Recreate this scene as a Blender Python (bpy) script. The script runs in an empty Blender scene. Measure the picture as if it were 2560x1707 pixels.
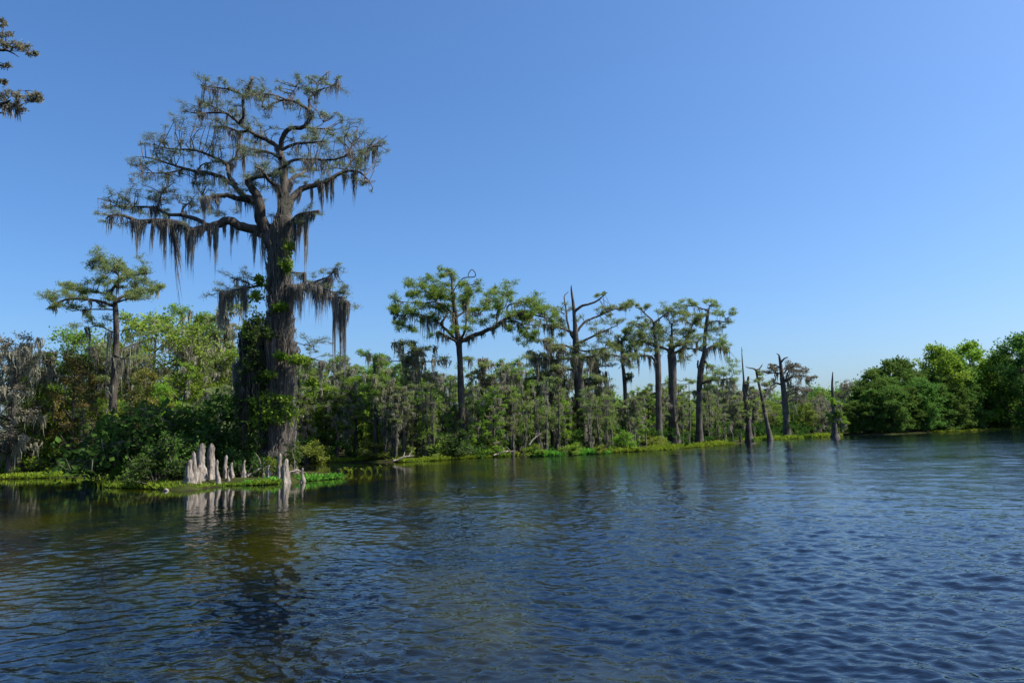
import bpy, math, random
import numpy as np
from mathutils import Vector, Matrix

scene = bpy.context.scene
COL = scene.collection
rng = np.random.default_rng(7)
random.seed(7)

# ------------------------------------------------------------------ camera
F, CX, CY = 1849.0, 1280.0, 853.5          # focal length in photo pixels (26 mm), centre of the photo
CAMZ = 2.0
PITCH, ROLL = math.atan(236.8 / F), 0.030
_f = np.array([0, math.cos(PITCH), math.sin(PITCH)])
_u = np.array([0, -math.sin(PITCH), math.cos(PITCH)])
_r = np.array([1.0, 0, 0])
RIGHT = math.cos(ROLL) * _r - math.sin(ROLL) * _u
UP = math.cos(ROLL) * _u + math.sin(ROLL) * _r
cam_d = bpy.data.cameras.new("camera")
cam = bpy.data.objects.new("camera", cam_d)
COL.objects.link(cam)
cam_d.lens, cam_d.sensor_width, cam_d.clip_start, cam_d.clip_end = 26.0, 36.0, 0.1, 8000.0
cam.matrix_world = Matrix(((RIGHT[0], UP[0], -_f[0], 0), (RIGHT[1], UP[1], -_f[1], 0), (RIGHT[2], UP[2], -_f[2], CAMZ), (0, 0, 0, 1)))
scene.camera = cam

# ------------------------------------------------------------------ light
SUN_EL, SUN_AZ = math.radians(52), math.radians(92)      # azimuth clockwise from the view direction
sdir = Vector((math.sin(SUN_AZ) * math.cos(SUN_EL), math.cos(SUN_AZ) * math.cos(SUN_EL), math.sin(SUN_EL)))
sun_d = bpy.data.lights.new("sun", "SUN")
sun_d.energy, sun_d.angle, sun_d.color = 5.0, math.radians(0.53), (1.0, 0.95, 0.87)
sun = bpy.data.objects.new("sun", sun_d)
COL.objects.link(sun)
sun.rotation_euler = sdir.to_track_quat("Z", "Y").to_euler()
world = bpy.data.worlds.new("World")
scene.world = world
world.use_nodes = True
wn, wl = world.node_tree.nodes, world.node_tree.links
sky = wn.new("ShaderNodeTexSky")
sky.sky_type = "NISHITA"
sky.sun_disc = False
sky.sun_elevation, sky.sun_rotation = SUN_EL, SUN_AZ
sky.air_density, sky.dust_density, sky.ozone_density, sky.altitude = 1.0, 1.9, 9.0, 0
sat = wn.new("ShaderNodeHueSaturation")
sat.inputs["Saturation"].default_value = 1.1
wl.new(sky.outputs[0], sat.inputs["Color"])
wl.new(sat.outputs[0], wn["Background"].inputs[0])
wn["Background"].inputs[1].default_value = 0.115
scene.view_settings.view_transform = "Standard"
scene.view_settings.look = "None"
scene.view_settings.exposure = 0.74
scene.view_settings.gamma = 1.0
scene.cycles.max_bounces = 6
scene.cycles.diffuse_bounces = 3
scene.cycles.glossy_bounces = 3
scene.cycles.transmission_bounces = 3
scene.cycles.sample_clamp_indirect = 6.0
scene.cycles.caustics_reflective = False
scene.cycles.caustics_refractive = False


# ------------------------------------------------------------------ placing helpers (real distances from a sight line)
def ray(px, py):
    return RIGHT * ((px - CX) / F) + UP * ((CY - py) / F) + _f


def gp(px, py, z=0.0):                       # where a sight line meets the water / a height
    d = ray(px, py)
    return np.array([0, 0, CAMZ]) + d * ((z - CAMZ) / d[2])


def pl(px, py, Y):                           # where a sight line meets the upright plane at distance Y
    d = ray(px, py)
    return np.array([0, 0, CAMZ]) + d * (Y / d[1])


def base_at(px, Y, z=0.0):                   # ground point at distance Y seen in picture column px
    py = 1100.0
    for _ in range(6):
        p = pl(px, py, Y)
        py += (p[2] - z) * F / Y
    p = pl(px, py, Y)
    p[2] = z
    return p


# ------------------------------------------------------------------ mesh helpers
class Geo:
    def __init__(self):
        self.v, self.q, self.t, self.m, self.n = [], [], [], [], 0

    def add(self, V, Q, tint=0.5, mat=0):
        V = np.asarray(V, np.float32).reshape(-1, 3)
        Q = np.asarray(Q, np.int64).reshape(-1, 4)
        if len(V) == 0:
            return
        self.v.append(V)
        self.q.append(Q + self.n)
        self.t.append(np.broadcast_to(np.asarray(tint, np.float32), (len(V),)).copy())
        self.m.append(np.full(len(Q), mat, np.int32))
        self.n += len(V)

    def build(self, name, mats, parent=None, base=(0, 0, 0), smooth=True):
        V = np.concatenate(self.v) - np.asarray(base, np.float32)
        Q = np.concatenate(self.q)
        me = bpy.data.meshes.new(name)
        me.vertices.add(len(V))
        me.vertices.foreach_set("co", V.astype(np.float32).ravel())
        me.loops.add(Q.size)
        me.loops.foreach_set("vertex_index", Q.astype(np.int32).ravel())
        me.polygons.add(len(Q))
        me.polygons.foreach_set("loop_start", np.arange(0, Q.size, 4, dtype=np.int32))
        me.polygons.foreach_set("loop_total", np.full(len(Q), 4, np.int32))
        me.polygons.foreach_set("material_index", np.concatenate(self.m))
        me.polygons.foreach_set("use_smooth", np.full(len(Q), smooth))
        a = me.attributes.new("tint", "FLOAT", "POINT")
        a.data.foreach_set("value", np.concatenate(self.t))
        me.update(calc_edges=True)
        for m in mats:
            me.materials.append(m)
        o = bpy.data.objects.new(name, me)
        COL.objects.link(o)
        if parent is not None:
            o.parent = parent
        return o


def nrm(a):
    return a / np.maximum(np.linalg.norm(a, axis=-1, keepdims=True), 1e-9)


def smooth_line(pts, n):
    """Catmull-Rom through pts (rows may carry extra columns such as radius)."""
    P = np.asarray(pts, float)
    if len(P) < 3:
        t = np.linspace(0, 1, n)[:, None]
        return P[0] * (1 - t) + P[-1] * t
    Q = np.vstack([2 * P[0] - P[1], P, 2 * P[-1] - P[-2]])
    s = np.linspace(0, len(P) - 1, n)
    i = np.minimum(s.astype(int), len(P) - 2)
    t = (s - i)[:, None]
    a, b, c, d = Q[i], Q[i + 1], Q[i + 2], Q[i + 3]
    return 0.5 * (2 * b + (c - a) * t + (2 * a - 5 * b + 4 * c - d) * t ** 2 + (3 * b - a - 3 * c + d) * t ** 3)


def tube(g, pts, rad, sides=8, flute=None, rough=0.0, tint=0.5, mat=0, blunt=False):
    P = np.asarray(pts, float)
    R = np.asarray(rad, float)
    if blunt:
        P = np.vstack([P, P[-1] + 0.01 * (P[-1] - P[-2])])
        R = np.append(R, R[-1] * 0.08)
    K = len(P)
    T = nrm(np.gradient(P, axis=0))
    A = np.cross(T[0], [0.31, 0.9, 0.27])
    A = A / np.linalg.norm(A)
    th = np.linspace(0, 2 * math.pi, sides, endpoint=False)
    V = np.zeros((K, sides, 3))
    ph = rng.uniform(0, 6.28)
    for k in range(K):
        A = A - T[k] * A.dot(T[k])
        A /= np.linalg.norm(A)
        B = np.cross(T[k], A)
        r = np.full(sides, R[k])
        if flute is not None:
            nf, amp, hgt = flute
            w = math.exp(-max(P[k][2] - P[0][2], 0) / hgt)
            r = r * (1 + (0.06 + amp * w) * (np.cos(nf * th + ph) + 0.4 * np.cos((nf + 2) * th + 2.1 * ph)))
        if rough:
            r = r * (1 + rough * rng.normal(size=sides))
        V[k] = P[k] + np.outer(np.cos(th) * r, A) + np.outer(np.sin(th) * r, B)
    i = np.arange(K - 1)[:, None] * sides
    j = np.arange(sides)[None, :]
    j2 = (j + 1) % sides
    Q = np.stack([i + j, i + j2, i + sides + j2, i + sides + j], -1)
    g.add(V, Q, tint, mat)


def batch_tubes(g, P, R, sides=3, tint=0.5, mat=0):
    P, R = np.asarray(P, float), np.asarray(R, float)
    N, K = P.shape[:2]
    if N == 0:
        return
    T = nrm(np.gradient(P, axis=1))
    A = nrm(np.cross(T, nrm(rng.normal(size=(N, 1, 3)))))
    B = np.cross(T, A)
    th = np.linspace(0, 2 * math.pi, sides, endpoint=False)
    V = P[:, :, None] + R[:, :, None, None] * (A[:, :, None] * np.cos(th)[None, None, :, None] + B[:, :, None] * np.sin(th)[None, None, :, None])
    n = np.arange(N)[:, None, None] * K * sides
    k = np.arange(K - 1)[None, :, None] * sides
    j = np.arange(sides)[None, None, :]
    j2 = (j + 1) % sides
    g.add(V, np.stack([n + k + j, n + k + j2, n + k + sides + j2, n + k + sides + j], -1), tint, mat)


def leaves(g, P, D, L, W, tint=0.5, mat=0):
    """Rhombus leaves: base P, axis D (unit), length L, width W."""
    N = len(P)
    if N == 0:
        return
    L = np.broadcast_to(np.asarray(L, float), (N,))[:, None]
    W = np.broadcast_to(np.asarray(W, float), (N,))[:, None]
    S = nrm(np.cross(D, nrm(rng.normal(size=(N, 3)))))
    U = np.cross(D, S)
    V = np.stack([P, P + D * L * 0.45 + S * W * 0.5 + U * W * 0.12, P + D * L, P + D * L * 0.45 - S * W * 0.5 + U * W * 0.12], 1)
    g.add(V, np.arange(4 * N).reshape(N, 4), np.repeat(np.broadcast_to(tint, (N,)), 4), mat)


def foliage(g, C, Rad, ntw=12, nlf=12, L=0.12, W=0.05, up=0.25, twig_r=0.012, tw_mat=1, lf_mat=0, sparse=0.0, spread=1.0):
    """Clumps: twigs radiating through an ellipsoid, small leaves along the twigs."""
    C, Rad = np.asarray(C, float).reshape(-1, 3), np.asarray(Rad, float).reshape(-1, 3)
    M = len(C)
    if M == 0:
        return
    d = rng.normal(size=(M, ntw, 3))
    d[..., 2] = d[..., 2] * 0.8 + up
    d = nrm(d)
    s = C[:, None] + Rad[:, None] * nrm(rng.normal(size=(M, ntw, 3))) * rng.uniform(0, 0.75, (M, ntw, 1))
    e = C[:, None] + Rad[:, None] * d * rng.uniform(0.5, 1.3, (M, ntw, 1)) * spread
    mid = (s + e) / 2 + Rad[:, None] * rng.normal(size=(M, ntw, 3)) * 0.12
    s, e, mid = s.reshape(-1, 3), e.reshape(-1, 3), mid.reshape(-1, 3)
    if twig_r > 0:
        P = np.stack([s, mid, e], 1)
        R = np.tile(np.array([1.0, 0.75, 0.4]) * twig_r, (len(s), 1))
        batch_tubes(g, P, R, 3, 0.5, tw_mat)
    N = len(s) * nlf
    i = np.repeat(np.arange(len(s)), nlf)
    t = rng.uniform(0.15, 1.05, N)[:, None]
    p = s[i] * (1 - t) ** 2 + 2 * mid[i] * t * (1 - t) + e[i] * t ** 2
    jit = np.repeat(Rad.mean(1), ntw * nlf)[:, None] * 0.17
    p = p + rng.normal(size=(N, 3)) * jit
    dd = nrm(nrm(e[i] - s[i]) * 0.6 + rng.normal(size=(N, 3)) * 0.7)
    ct = np.repeat(rng.uniform(0, 1, M), ntw * nlf)
    tint = np.clip(0.6 * ct + 0.4 * rng.uniform(0, 1, N) , 0, 1)
    if sparse:
        keep = rng.uniform(size=N) > sparse
        p, dd, tint = p[keep], dd[keep], tint[keep]
        N = len(p)
    sz = rng.uniform(0.65, 1.25, N)
    leaves(g, p, dd, L * sz, W * sz, tint, lf_mat)


def moss(g, roots, lens, width, n=26, wid=0.03, lean=None, mat=0):
    """Beards of hanging strands: each root is (x,y,z), with a length and a half width along x/y."""
    roots = np.asarray(roots, float).reshape(-1, 3)
    B = len(roots)
    if B == 0:
        return
    lens = np.broadcast_to(np.asarray(lens, float), (B,))
    width = np.broadcast_to(np.asarray(width, float), (B,))
    lean = np.zeros((B, 3)) if lean is None else np.asarray(lean, float)
    K = 5
    N = B * n
    i = np.repeat(np.arange(B), n)
    lock = rng.integers(0, 5, N) + 5 * i
    lu = rng.uniform(-1, 1, (5 * B, 2)) * np.array([1.0, 0.7])
    ll = rng.uniform(0.35, 1.0, 5 * B)
    ll[::5] = 1.0
    lu[::5] *= 0.4
    u = np.clip(lu[lock] + rng.normal(size=(N, 2)) * 0.22, -1.3, 1.3)
    off = np.c_[u * width[i][:, None] * np.array([1, 0.8]), rng.uniform(-0.25, 0.15, N) * np.minimum(lens[i] * 0.4, 0.5)]
    far = np.clip(1.1 - np.abs(u).max(1) * 0.8, 0.25, 1)
    Ls = lens[i] * ll[lock] * (0.6 + 0.4 * far) * rng.uniform(0.35, 1.05, N)
    t = np.linspace(0, 1, K)
    P = roots[i][:, None] + off[:, None] * np.array([1, 1, 1]) * (1 - 0.4 * t[None, :, None] * np.array([1, 1, 0]))
    P[..., 2] -= Ls[:, None] * t[None]
    P = P + lean[i][:, None] * (t[None, :, None] ** 1.5)
    wob = rng.normal(size=(N, K, 3)) * np.array([1, 1, 0]) * 0.6 * wid
    P = P + np.cumsum(wob, 1) * 1.2
    a = rng.uniform(0, math.pi, N)
    S = np.c_[np.cos(a), np.sin(a), np.zeros(N)]
    w = wid * rng.uniform(0.5, 1.5, N)[:, None] * np.array([0.7, 1.0, 0.9, 0.6, 0.12])[None]
    V = np.stack([P - S[:, None] * w[..., None] / 2, P + S[:, None] * w[..., None] / 2], 2)
    b = np.arange(N)[:, None] * 2 * K + np.arange(K - 1)[None] * 2
    Q = np.stack([b, b + 1, b + 3, b + 2], -1)
    g.add(V, Q, np.repeat(np.clip(0.5 * np.repeat(rng.uniform(size=B), n) + 0.5 * rng.uniform(size=N), 0, 1), 2 * K), mat)


# ------------------------------------------------------------------ materials
def new_mat(name):
    m = bpy.data.materials.new(name)
    m.use_nodes = True
    nt = m.node_tree
    for n in list(nt.nodes):
        nt.nodes.remove(n)
    out = nt.nodes.new("ShaderNodeOutputMaterial")
    return m, nt, out


def leaf_mat(name, ca, cb, trans=0.35, vary=0.10):
    m, nt, out = new_mat(name)
    N, Lk = nt.nodes, nt.links
    at = N.new("ShaderNodeAttribute"); at.attribute_name = "tint"
    mix = N.new("ShaderNodeMix"); mix.data_type = "RGBA"
    mix.inputs[6].default_value = (*ca, 1); mix.inputs[7].default_value = (*cb, 1)
    Lk.new(at.outputs["Fac"], mix.inputs[0])
    oi = N.new("ShaderNodeObjectInfo")
    mr = N.new("ShaderNodeMapRange"); mr.inputs[3].default_value = 1 - 2.2 * vary; mr.inputs[4].default_value = 1 + 2.2 * vary
    Lk.new(oi.outputs["Random"], mr.inputs[0])
    mh = N.new("ShaderNodeMapRange"); mh.inputs[3].default_value = 0.5 - 0.18 * vary; mh.inputs[4].default_value = 0.5 + 0.18 * vary
    Lk.new(oi.outputs["Random"], mh.inputs[0])
    hs = N.new("ShaderNodeHueSaturation")
    Lk.new(mix.outputs[2], hs.inputs["Color"]); Lk.new(mr.outputs[0], hs.inputs["Value"]); Lk.new(mh.outputs[0], hs.inputs["Hue"])
    d = N.new("ShaderNodeBsdfDiffuse"); t = N.new("ShaderNodeBsdfTranslucent")
    Lk.new(hs.outputs[0], d.inputs[0]); Lk.new(hs.outputs[0], t.inputs[0])
    ms = N.new("ShaderNodeMixShader"); ms.inputs[0].default_value = trans
    Lk.new(d.outputs[0], ms.inputs[1]); Lk.new(t.outputs[0], ms.inputs[2]); Lk.new(ms.outputs[0], out.inputs[0])
    return m


def bark_mat(name, ca, cb, sc=(7, 7, 1.1), bump=0.5, lo=0.35, hi=0.68):
    m, nt, out = new_mat(name)
    N, Lk = nt.nodes, nt.links
    tc = N.new("ShaderNodeTexCoord")
    mp = N.new("ShaderNodeMapping"); mp.inputs["Scale"].default_value = sc
    Lk.new(tc.outputs["Object"], mp.inputs[0])
    nz = N.new("ShaderNodeTexNoise"); nz.inputs["Scale"].default_value = 1.0; nz.inputs["Detail"].default_value = 6
    Lk.new(mp.outputs[0], nz.inputs["Vector"])
    n2 = N.new("ShaderNodeTexNoise"); n2.inputs["Scale"].default_value = 0.9; n2.inputs["Detail"].default_value = 4
    Lk.new(tc.outputs["Object"], n2.inputs["Vector"])
    ad = N.new("ShaderNodeMath"); ad.operation = "MULTIPLY_ADD"; ad.inputs[1].default_value = 0.5
    Lk.new(n2.outputs[0], ad.inputs[0])
    sb = N.new("ShaderNodeMath"); sb.operation = "MULTIPLY"; sb.inputs[1].default_value = 0.55
    Lk.new(nz.outputs[0], sb.inputs[0]); Lk.new(sb.outputs[0], ad.inputs[2])
    cr = N.new("ShaderNodeValToRGB")
    cr.color_ramp.elements[0].position, cr.color_ramp.elements[1].position = lo, hi
    cr.color_ramp.elements[0].color = (*ca, 1); cr.color_ramp.elements[1].color = (*cb, 1)
    Lk.new(ad.outputs[0], cr.inputs[0])
    bp = N.new("ShaderNodeBump"); bp.inputs["Strength"].default_value = bump; bp.inputs["Distance"].default_value = 0.06
    Lk.new(nz.outputs[0], bp.inputs["Height"])
    b = N.new("ShaderNodeBsdfPrincipled"); b.inputs["Roughness"].default_value = 0.9; b.inputs["Specular IOR Level"].default_value = 0.15
    Lk.new(cr.outputs[0], b.inputs["Base Color"]); Lk.new(bp.outputs[0], b.inputs["Normal"]); Lk.new(b.outputs[0], out.inputs[0])
    return m


M = dict(
    bark=bark_mat("cypress_bark", (0.022, 0.018, 0.014), (0.125, 0.105, 0.085)),
    bark_far=bark_mat("grey_bark", (0.025, 0.021, 0.017), (0.125, 0.11, 0.09), (4, 4, 0.7)),
    dead=bark_mat("weathered_wood", (0.028, 0.023, 0.019), (0.15, 0.13, 0.11), (5, 5, 0.8)),
    twig=bark_mat("twig_bark", (0.06, 0.05, 0.04), (0.17, 0.145, 0.12), (3, 3, 3), 0.0),
    knee=bark_mat("knee_wood", (0.045, 0.036, 0.028), (0.33, 0.285, 0.235), (14, 14, 2.6), 1.0, 0.38, 0.60),
    moss=leaf_mat("spanish_moss", (0.18, 0.165, 0.135), (0.38, 0.35, 0.295), 0.5, 0.06),
    deadvine=leaf_mat("dead_vines", (0.028, 0.024, 0.018), (0.085, 0.075, 0.06), 0.2, 0.05),
    moss_far=leaf_mat("spanish_moss_pale", (0.20, 0.19, 0.13), (0.38, 0.36, 0.265), 0.45, 0.08),
    cyp=leaf_mat("cypress_needles", (0.15, 0.22, 0.07), (0.29, 0.35, 0.11), 0.5, 0.08),
    cyp_hero=leaf_mat("cypress_needles_sparse", (0.15, 0.20, 0.105), (0.27, 0.325, 0.155), 0.55, 0.05),
    cyp_lush=leaf_mat("cypress_needles_lush", (0.13, 0.24, 0.035), (0.27, 0.39, 0.06), 0.5, 0.05),
    broad=leaf_mat("fresh_leaves", (0.12, 0.24, 0.025), (0.28, 0.40, 0.045), 0.5, 0.10),
    olive=leaf_mat("olive_leaves", (0.16, 0.23, 0.03), (0.31, 0.38, 0.06), 0.45, 0.08),
    rust=leaf_mat("russet_leaves", (0.12, 0.15, 0.03), (0.25, 0.19, 0.05), 0.4, 0.08),
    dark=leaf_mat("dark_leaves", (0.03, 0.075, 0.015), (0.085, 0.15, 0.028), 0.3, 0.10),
    bank=leaf_mat("right_bank_leaves", (0.065, 0.14, 0.026), (0.145, 0.24, 0.045), 0.4, 0.10),
    grey=leaf_mat("greyish_leaves", (0.16, 0.15, 0.095), (0.29, 0.27, 0.165), 0.35, 0.07),
    vine=leaf_mat("vine_leaves", (0.10, 0.19, 0.02), (0.26, 0.34, 0.04), 0.4, 0.05),
    marsh=leaf_mat("marsh_leaves", (0.11, 0.19, 0.02), (0.28, 0.33, 0.03), 0.35, 0.05),
    lily=leaf_mat("broad_water_leaves", (0.08, 0.26, 0.03), (0.16, 0.40, 0.05), 0.35, 0.05),
)


def ground_mat():
    m, nt, out = new_mat("swamp_soil")
    N, Lk = nt.nodes, nt.links
    ge = N.new("ShaderNodeNewGeometry")
    nz = N.new("ShaderNodeTexNoise"); nz.inputs["Scale"].default_value = 0.8; nz.inputs["Detail"].default_value = 8
    Lk.new(ge.outputs["Position"], nz.inputs["Vector"])
    cr = N.new("ShaderNodeValToRGB")
    cr.color_ramp.elements[0].position, cr.color_ramp.elements[1].position = 0.35, 0.7
    cr.color_ramp.elements[0].color = (0.025, 0.02, 0.013, 1); cr.color_ramp.elements[1].color = (0.045, 0.06, 0.015, 1)
    Lk.new(nz.outputs[0], cr.inputs[0])
    b = N.new("ShaderNodeBsdfDiffuse")
    Lk.new(cr.outputs[0], b.inputs[0]); Lk.new(b.outputs[0], out.inputs[0])
    return m


def water_mat():
    m, nt, out = new_mat("river_water")
    N, Lk = nt.nodes, nt.links

    def math_(op, a, b=None, c=None):
        n = N.new("ShaderNodeMath"); n.operation = op
        for k, v in enumerate((a, b, c)):
            if v is None:
                continue
            if isinstance(v, (int, float)):
                n.inputs[k].default_value = v
            else:
                Lk.new(v, n.inputs[k])
        return n.outputs[0]

    def mapr(v, a, b, c, d):
        n = N.new("ShaderNodeMapRange"); n.interpolation_type = "SMOOTHSTEP"
        Lk.new(v, n.inputs[0])
        for k, x in zip((1, 2, 3, 4), (a, b, c, d)):
            n.inputs[k].default_value = x
        return n.outputs[0]

    ge = N.new("ShaderNodeNewGeometry")
    sep = N.new("ShaderNodeSeparateXYZ"); Lk.new(ge.outputs["Position"], sep.inputs[0])
    X, Y = sep.outputs[0], sep.outputs[1]

    def noise(sx, sy, rot, detail=2.0, rough=0.5, dist=0.0):
        mp = N.new("ShaderNodeMapping")
        mp.inputs["Scale"].default_value = (sx, sy, 1); mp.inputs["Rotation"].default_value = (0, 0, rot)
        Lk.new(ge.outputs["Position"], mp.inputs[0])
        n = N.new("ShaderNodeTexNoise"); n.inputs["Scale"].default_value = 1; n.inputs["Detail"].default_value = detail
        n.inputs["Roughness"].default_value = rough; n.inputs["Distortion"].default_value = dist
        Lk.new(mp.outputs[0], n.inputs["Vector"])
        return n.outputs[0]

    # wind: ripples open out to the right, calm water in the lee of the island and the left bank
    calm = math_("MULTIPLY", mapr(Y, 17, 27, 0, 1), mapr(X, -3.5, -8, 0, 1))
    gust = mapr(noise(0.05, 0.12, 0.2, 3), 0.35, 0.65, 0.65, 1.15)
    side = mapr(X, -12, 14, 0.62, 1.1)
    amp = math_("MULTIPLY", math_("MULTIPLY", gust, side), math_("SUBTRACT", 1.0, math_("MULTIPLY", calm, 0.86)))
    swell = noise(0.9, 1.7, 0.25, 2, 0.5, 0.6)
    chop = noise(2.6, 4.6, -0.2, 2, 0.5, 0.7)
    rip = noise(8.0, 12.0, 0.3, 2, 0.5, 0.4)
    h = math_("ADD", math_("ADD", math_("MULTIPLY", swell, WAVE[0]), math_("MULTIPLY", chop, WAVE[1])), math_("MULTIPLY", rip, WAVE[2]))
    h = math_("MULTIPLY", h, amp)
    bp = N.new("ShaderNodeBump"); bp.inputs["Strength"].default_value = 1.0; bp.inputs["Distance"].default_value = 1.0
    Lk.new(h, bp.inputs["Height"])
    # bed seen through the water: weed and sand patches, wobbling with the ripples
    cp = N.new("ShaderNodeVectorMath"); cp.operation = "MULTIPLY_ADD"
    cmb = N.new("ShaderNodeCombineXYZ"); Lk.new(chop, cmb.inputs[0]); Lk.new(rip, cmb.inputs[1])
    Lk.new(cmb.outputs[0], cp.inputs[0]); cp.inputs[1].default_value = (1.6, 1.6, 0); Lk.new(ge.outputs["Position"], cp.inputs[2])
    mp = N.new("ShaderNodeMapping"); mp.inputs["Scale"].default_value = (0.32, 0.16, 1); Lk.new(cp.outputs[0], mp.inputs[0])
    bed = N.new("ShaderNodeTexNoise"); bed.inputs["Scale"].default_value = 1; bed.inputs["Detail"].default_value = 3
    Lk.new(mp.outputs[0], bed.inputs["Vector"])
    cr = N.new("ShaderNodeValToRGB")
    e = cr.color_ramp.elements
    e[0].position, e[1].position = 0.50, 0.68
    e[0].color, e[1].color = (*WCOL[0], 1), (*WCOL[1], 1)
    Lk.new(math_("MULTIPLY", bed.outputs[0], mapr(X, 8, -2, 0.62, 1.12)), cr.inputs[0])
    b = N.new("ShaderNodeBsdfPrincipled")
    b.inputs["Roughness"].default_value = 0.012; b.inputs["IOR"].default_value = 1.33
    Lk.new(cr.outputs[0], b.inputs["Base Color"]); Lk.new(bp.outputs[0], b.inputs["Normal"]); Lk.new(b.outputs[0], out.inputs[0])
    return m


WAVE = (0.0, 0.014, 0.007)
WCOL = ((0.001, 0.003, 0.008), (0.019, 0.0185, 0.0012))
M["ground"] = ground_mat()
M["water"] = water_mat()


# ------------------------------------------------------------------ things
def tag(o, label=None, cat=None, group=None, kind=None):
    if label: o["label"] = label
    if cat: o["category"] = cat
    if group: o["group"] = group
    if kind: o["kind"] = kind
    return o


def thing(name, label, cat, loc, group=None):
    o = bpy.data.objects.new(name, None)
    o.empty_display_size = 0.3
    COL.objects.link(o)
    o.location = [float(v) for v in loc]
    return tag(o, label, cat, group)


def copy_tree(src, loc, rotz, scl, label, group=None, mats=None):
    """A copy of a thing with copies of its parts; mats replaces a part's first material."""
    r = src.copy()
    COL.objects.link(r)
    r.location, r.rotation_euler, r.scale = [float(v) for v in loc], (0, 0, rotz), scl
    r["label"] = label
    if group: r["group"] = group
    elif "group" in r: del r["group"]
    for ch in list(src.children):
        c = ch.copy()
        COL.objects.link(c)
        c.parent = r
        key = ch.name.split(".")[0]
        if mats and key in mats:
            c.material_slots[0].link = "OBJECT"
            c.material_slots[0].material = M[mats[key]]
    return r


# ------------------------------------------------------------------ setting: ground, island, water
def D(pts):                                   # picture points at 2352 px width -> photo pixels
    return [(x * 1.0884, y * 1.0884) for x, y in pts]


LEFT_EDGE = [gp(x, y)[:2] for x, y in D([(-260, 1116), (-100, 1105), (0, 1100), (100, 1098), (200, 1095), (290, 1090), (430, 1078), (560, 1070), (690, 1065), (800, 1062),
                                         (930, 1061), (1000, 1057), (1090, 1051), (1180, 1047), (1225, 1048), (1400, 1040), (1500, 1035), (1600, 1027), (1690, 1020),
                                         (1740, 1012), (1900, 1003), (1938, 1000.5)])]
RIGHT_EDGE = [gp(x, y)[:2] for x, y in D([(1946, 1000.0), (2060, 997), (2200, 990.5), (2352, 984.5), (2600, 976)])]
far_y = 900.0
LEFT_POLY = np.array(LEFT_EDGE + [(60, 190), (75, 235), (100, far_y), (-700, far_y), (-700, LEFT_EDGE[0][1])])
RIGHT_POLY = np.array(RIGHT_EDGE + [(700, RIGHT_EDGE[-1][1]), (700, far_y), (101, far_y), (76, 235), (66, 195)])
isl_front = [gp(x, y)[:2] for x, y in D([(215, 1117), (300, 1121), (380, 1125), (430, 1128), (520, 1115), (600, 1114), (680, 1107), (730, 1103), (790, 1097)])]
ISL_POLY = np.array(isl_front + [(isl_front[-1][0] - 0.5, 42.5), (-12.0, 46.0), (-18, 46.0), (isl_front[0][0] - 0.3, 43)])


def signed(poly, X, Y):
    P = np.stack([X, Y], -1)
    dist = np.full(X.shape, 1e9)
    ins = np.zeros(X.shape, bool)
    for a, b in zip(poly, np.roll(poly, -1, 0)):
        ab = b - a
        t = np.clip(((P - a) @ ab) / max(ab @ ab, 1e-9), 0, 1)
        dist = np.minimum(dist, np.linalg.norm(P - a - t[..., None] * ab, axis=-1))
        cond = (a[1] > Y) != (b[1] > Y)
        xi = a[0] + (Y - a[1]) / (b[1] - a[1] if abs(b[1] - a[1]) > 1e-9 else 1e-9) * ab[0]
        ins ^= cond & (X < xi)
    return np.where(ins, dist, -dist)


def land(X, Y):
    s = np.maximum(signed(LEFT_POLY, X, Y), signed(RIGHT_POLY, X, Y))
    wob = 0.5 * np.sin(X * 0.9 + Y * 0.6) + 0.35 * np.sin(X * 0.37 - Y * 0.51)
    return np.clip((s + 0.3 * wob) * 0.16, -1.6, 0.35) + 0.06 * np.sin(X * 1.3) * np.sin(Y * 0.9) * (s > 1)


def sheet(name, xs, ys, fn, mat):
    X, Y = np.meshgrid(xs, ys)
    V = np.stack([X, Y, fn(X, Y)], -1)
    nx, ny = len(xs), len(ys)
    i = np.arange(ny - 1)[:, None] * nx + np.arange(nx - 1)[None]
    g = Geo()
    g.add(V, np.stack([i, i + 1, i + nx + 1, i + nx], -1))
    return g.build(name, [mat])


def isl_z(X, Y):
    return np.clip(signed(ISL_POLY, X, Y) * 0.35, -1.3, 0.3) + 0.05 * np.sin(X * 2.3) * np.sin(Y * 2.9)


xs = np.concatenate([np.linspace(-3500, -160, 12, endpoint=False), np.arange(-160, 240, 1.6), np.linspace(240, 3500, 12)])
ys = np.concatenate([np.linspace(-400, 26, 8, endpoint=False), np.arange(26, 130, 1.1), np.arange(130, 270, 2.0), np.linspace(270, 5000, 16)])
tag(sheet("ground", xs, ys, land, M["ground"]), "dark muddy swamp ground under the forest on both banks", kind="structure")
tag(sheet("island", np.arange(-20, -4, 0.3), np.arange(30, 48, 0.3),
          isl_z, M["ground"]),
    "low muddy islet under the tallest cypress", kind="structure")
def sstep(x, a, b):
    t = np.clip((x - a) / (b - a), 0, 1)
    return t * t * (3 - 2 * t)


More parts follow.
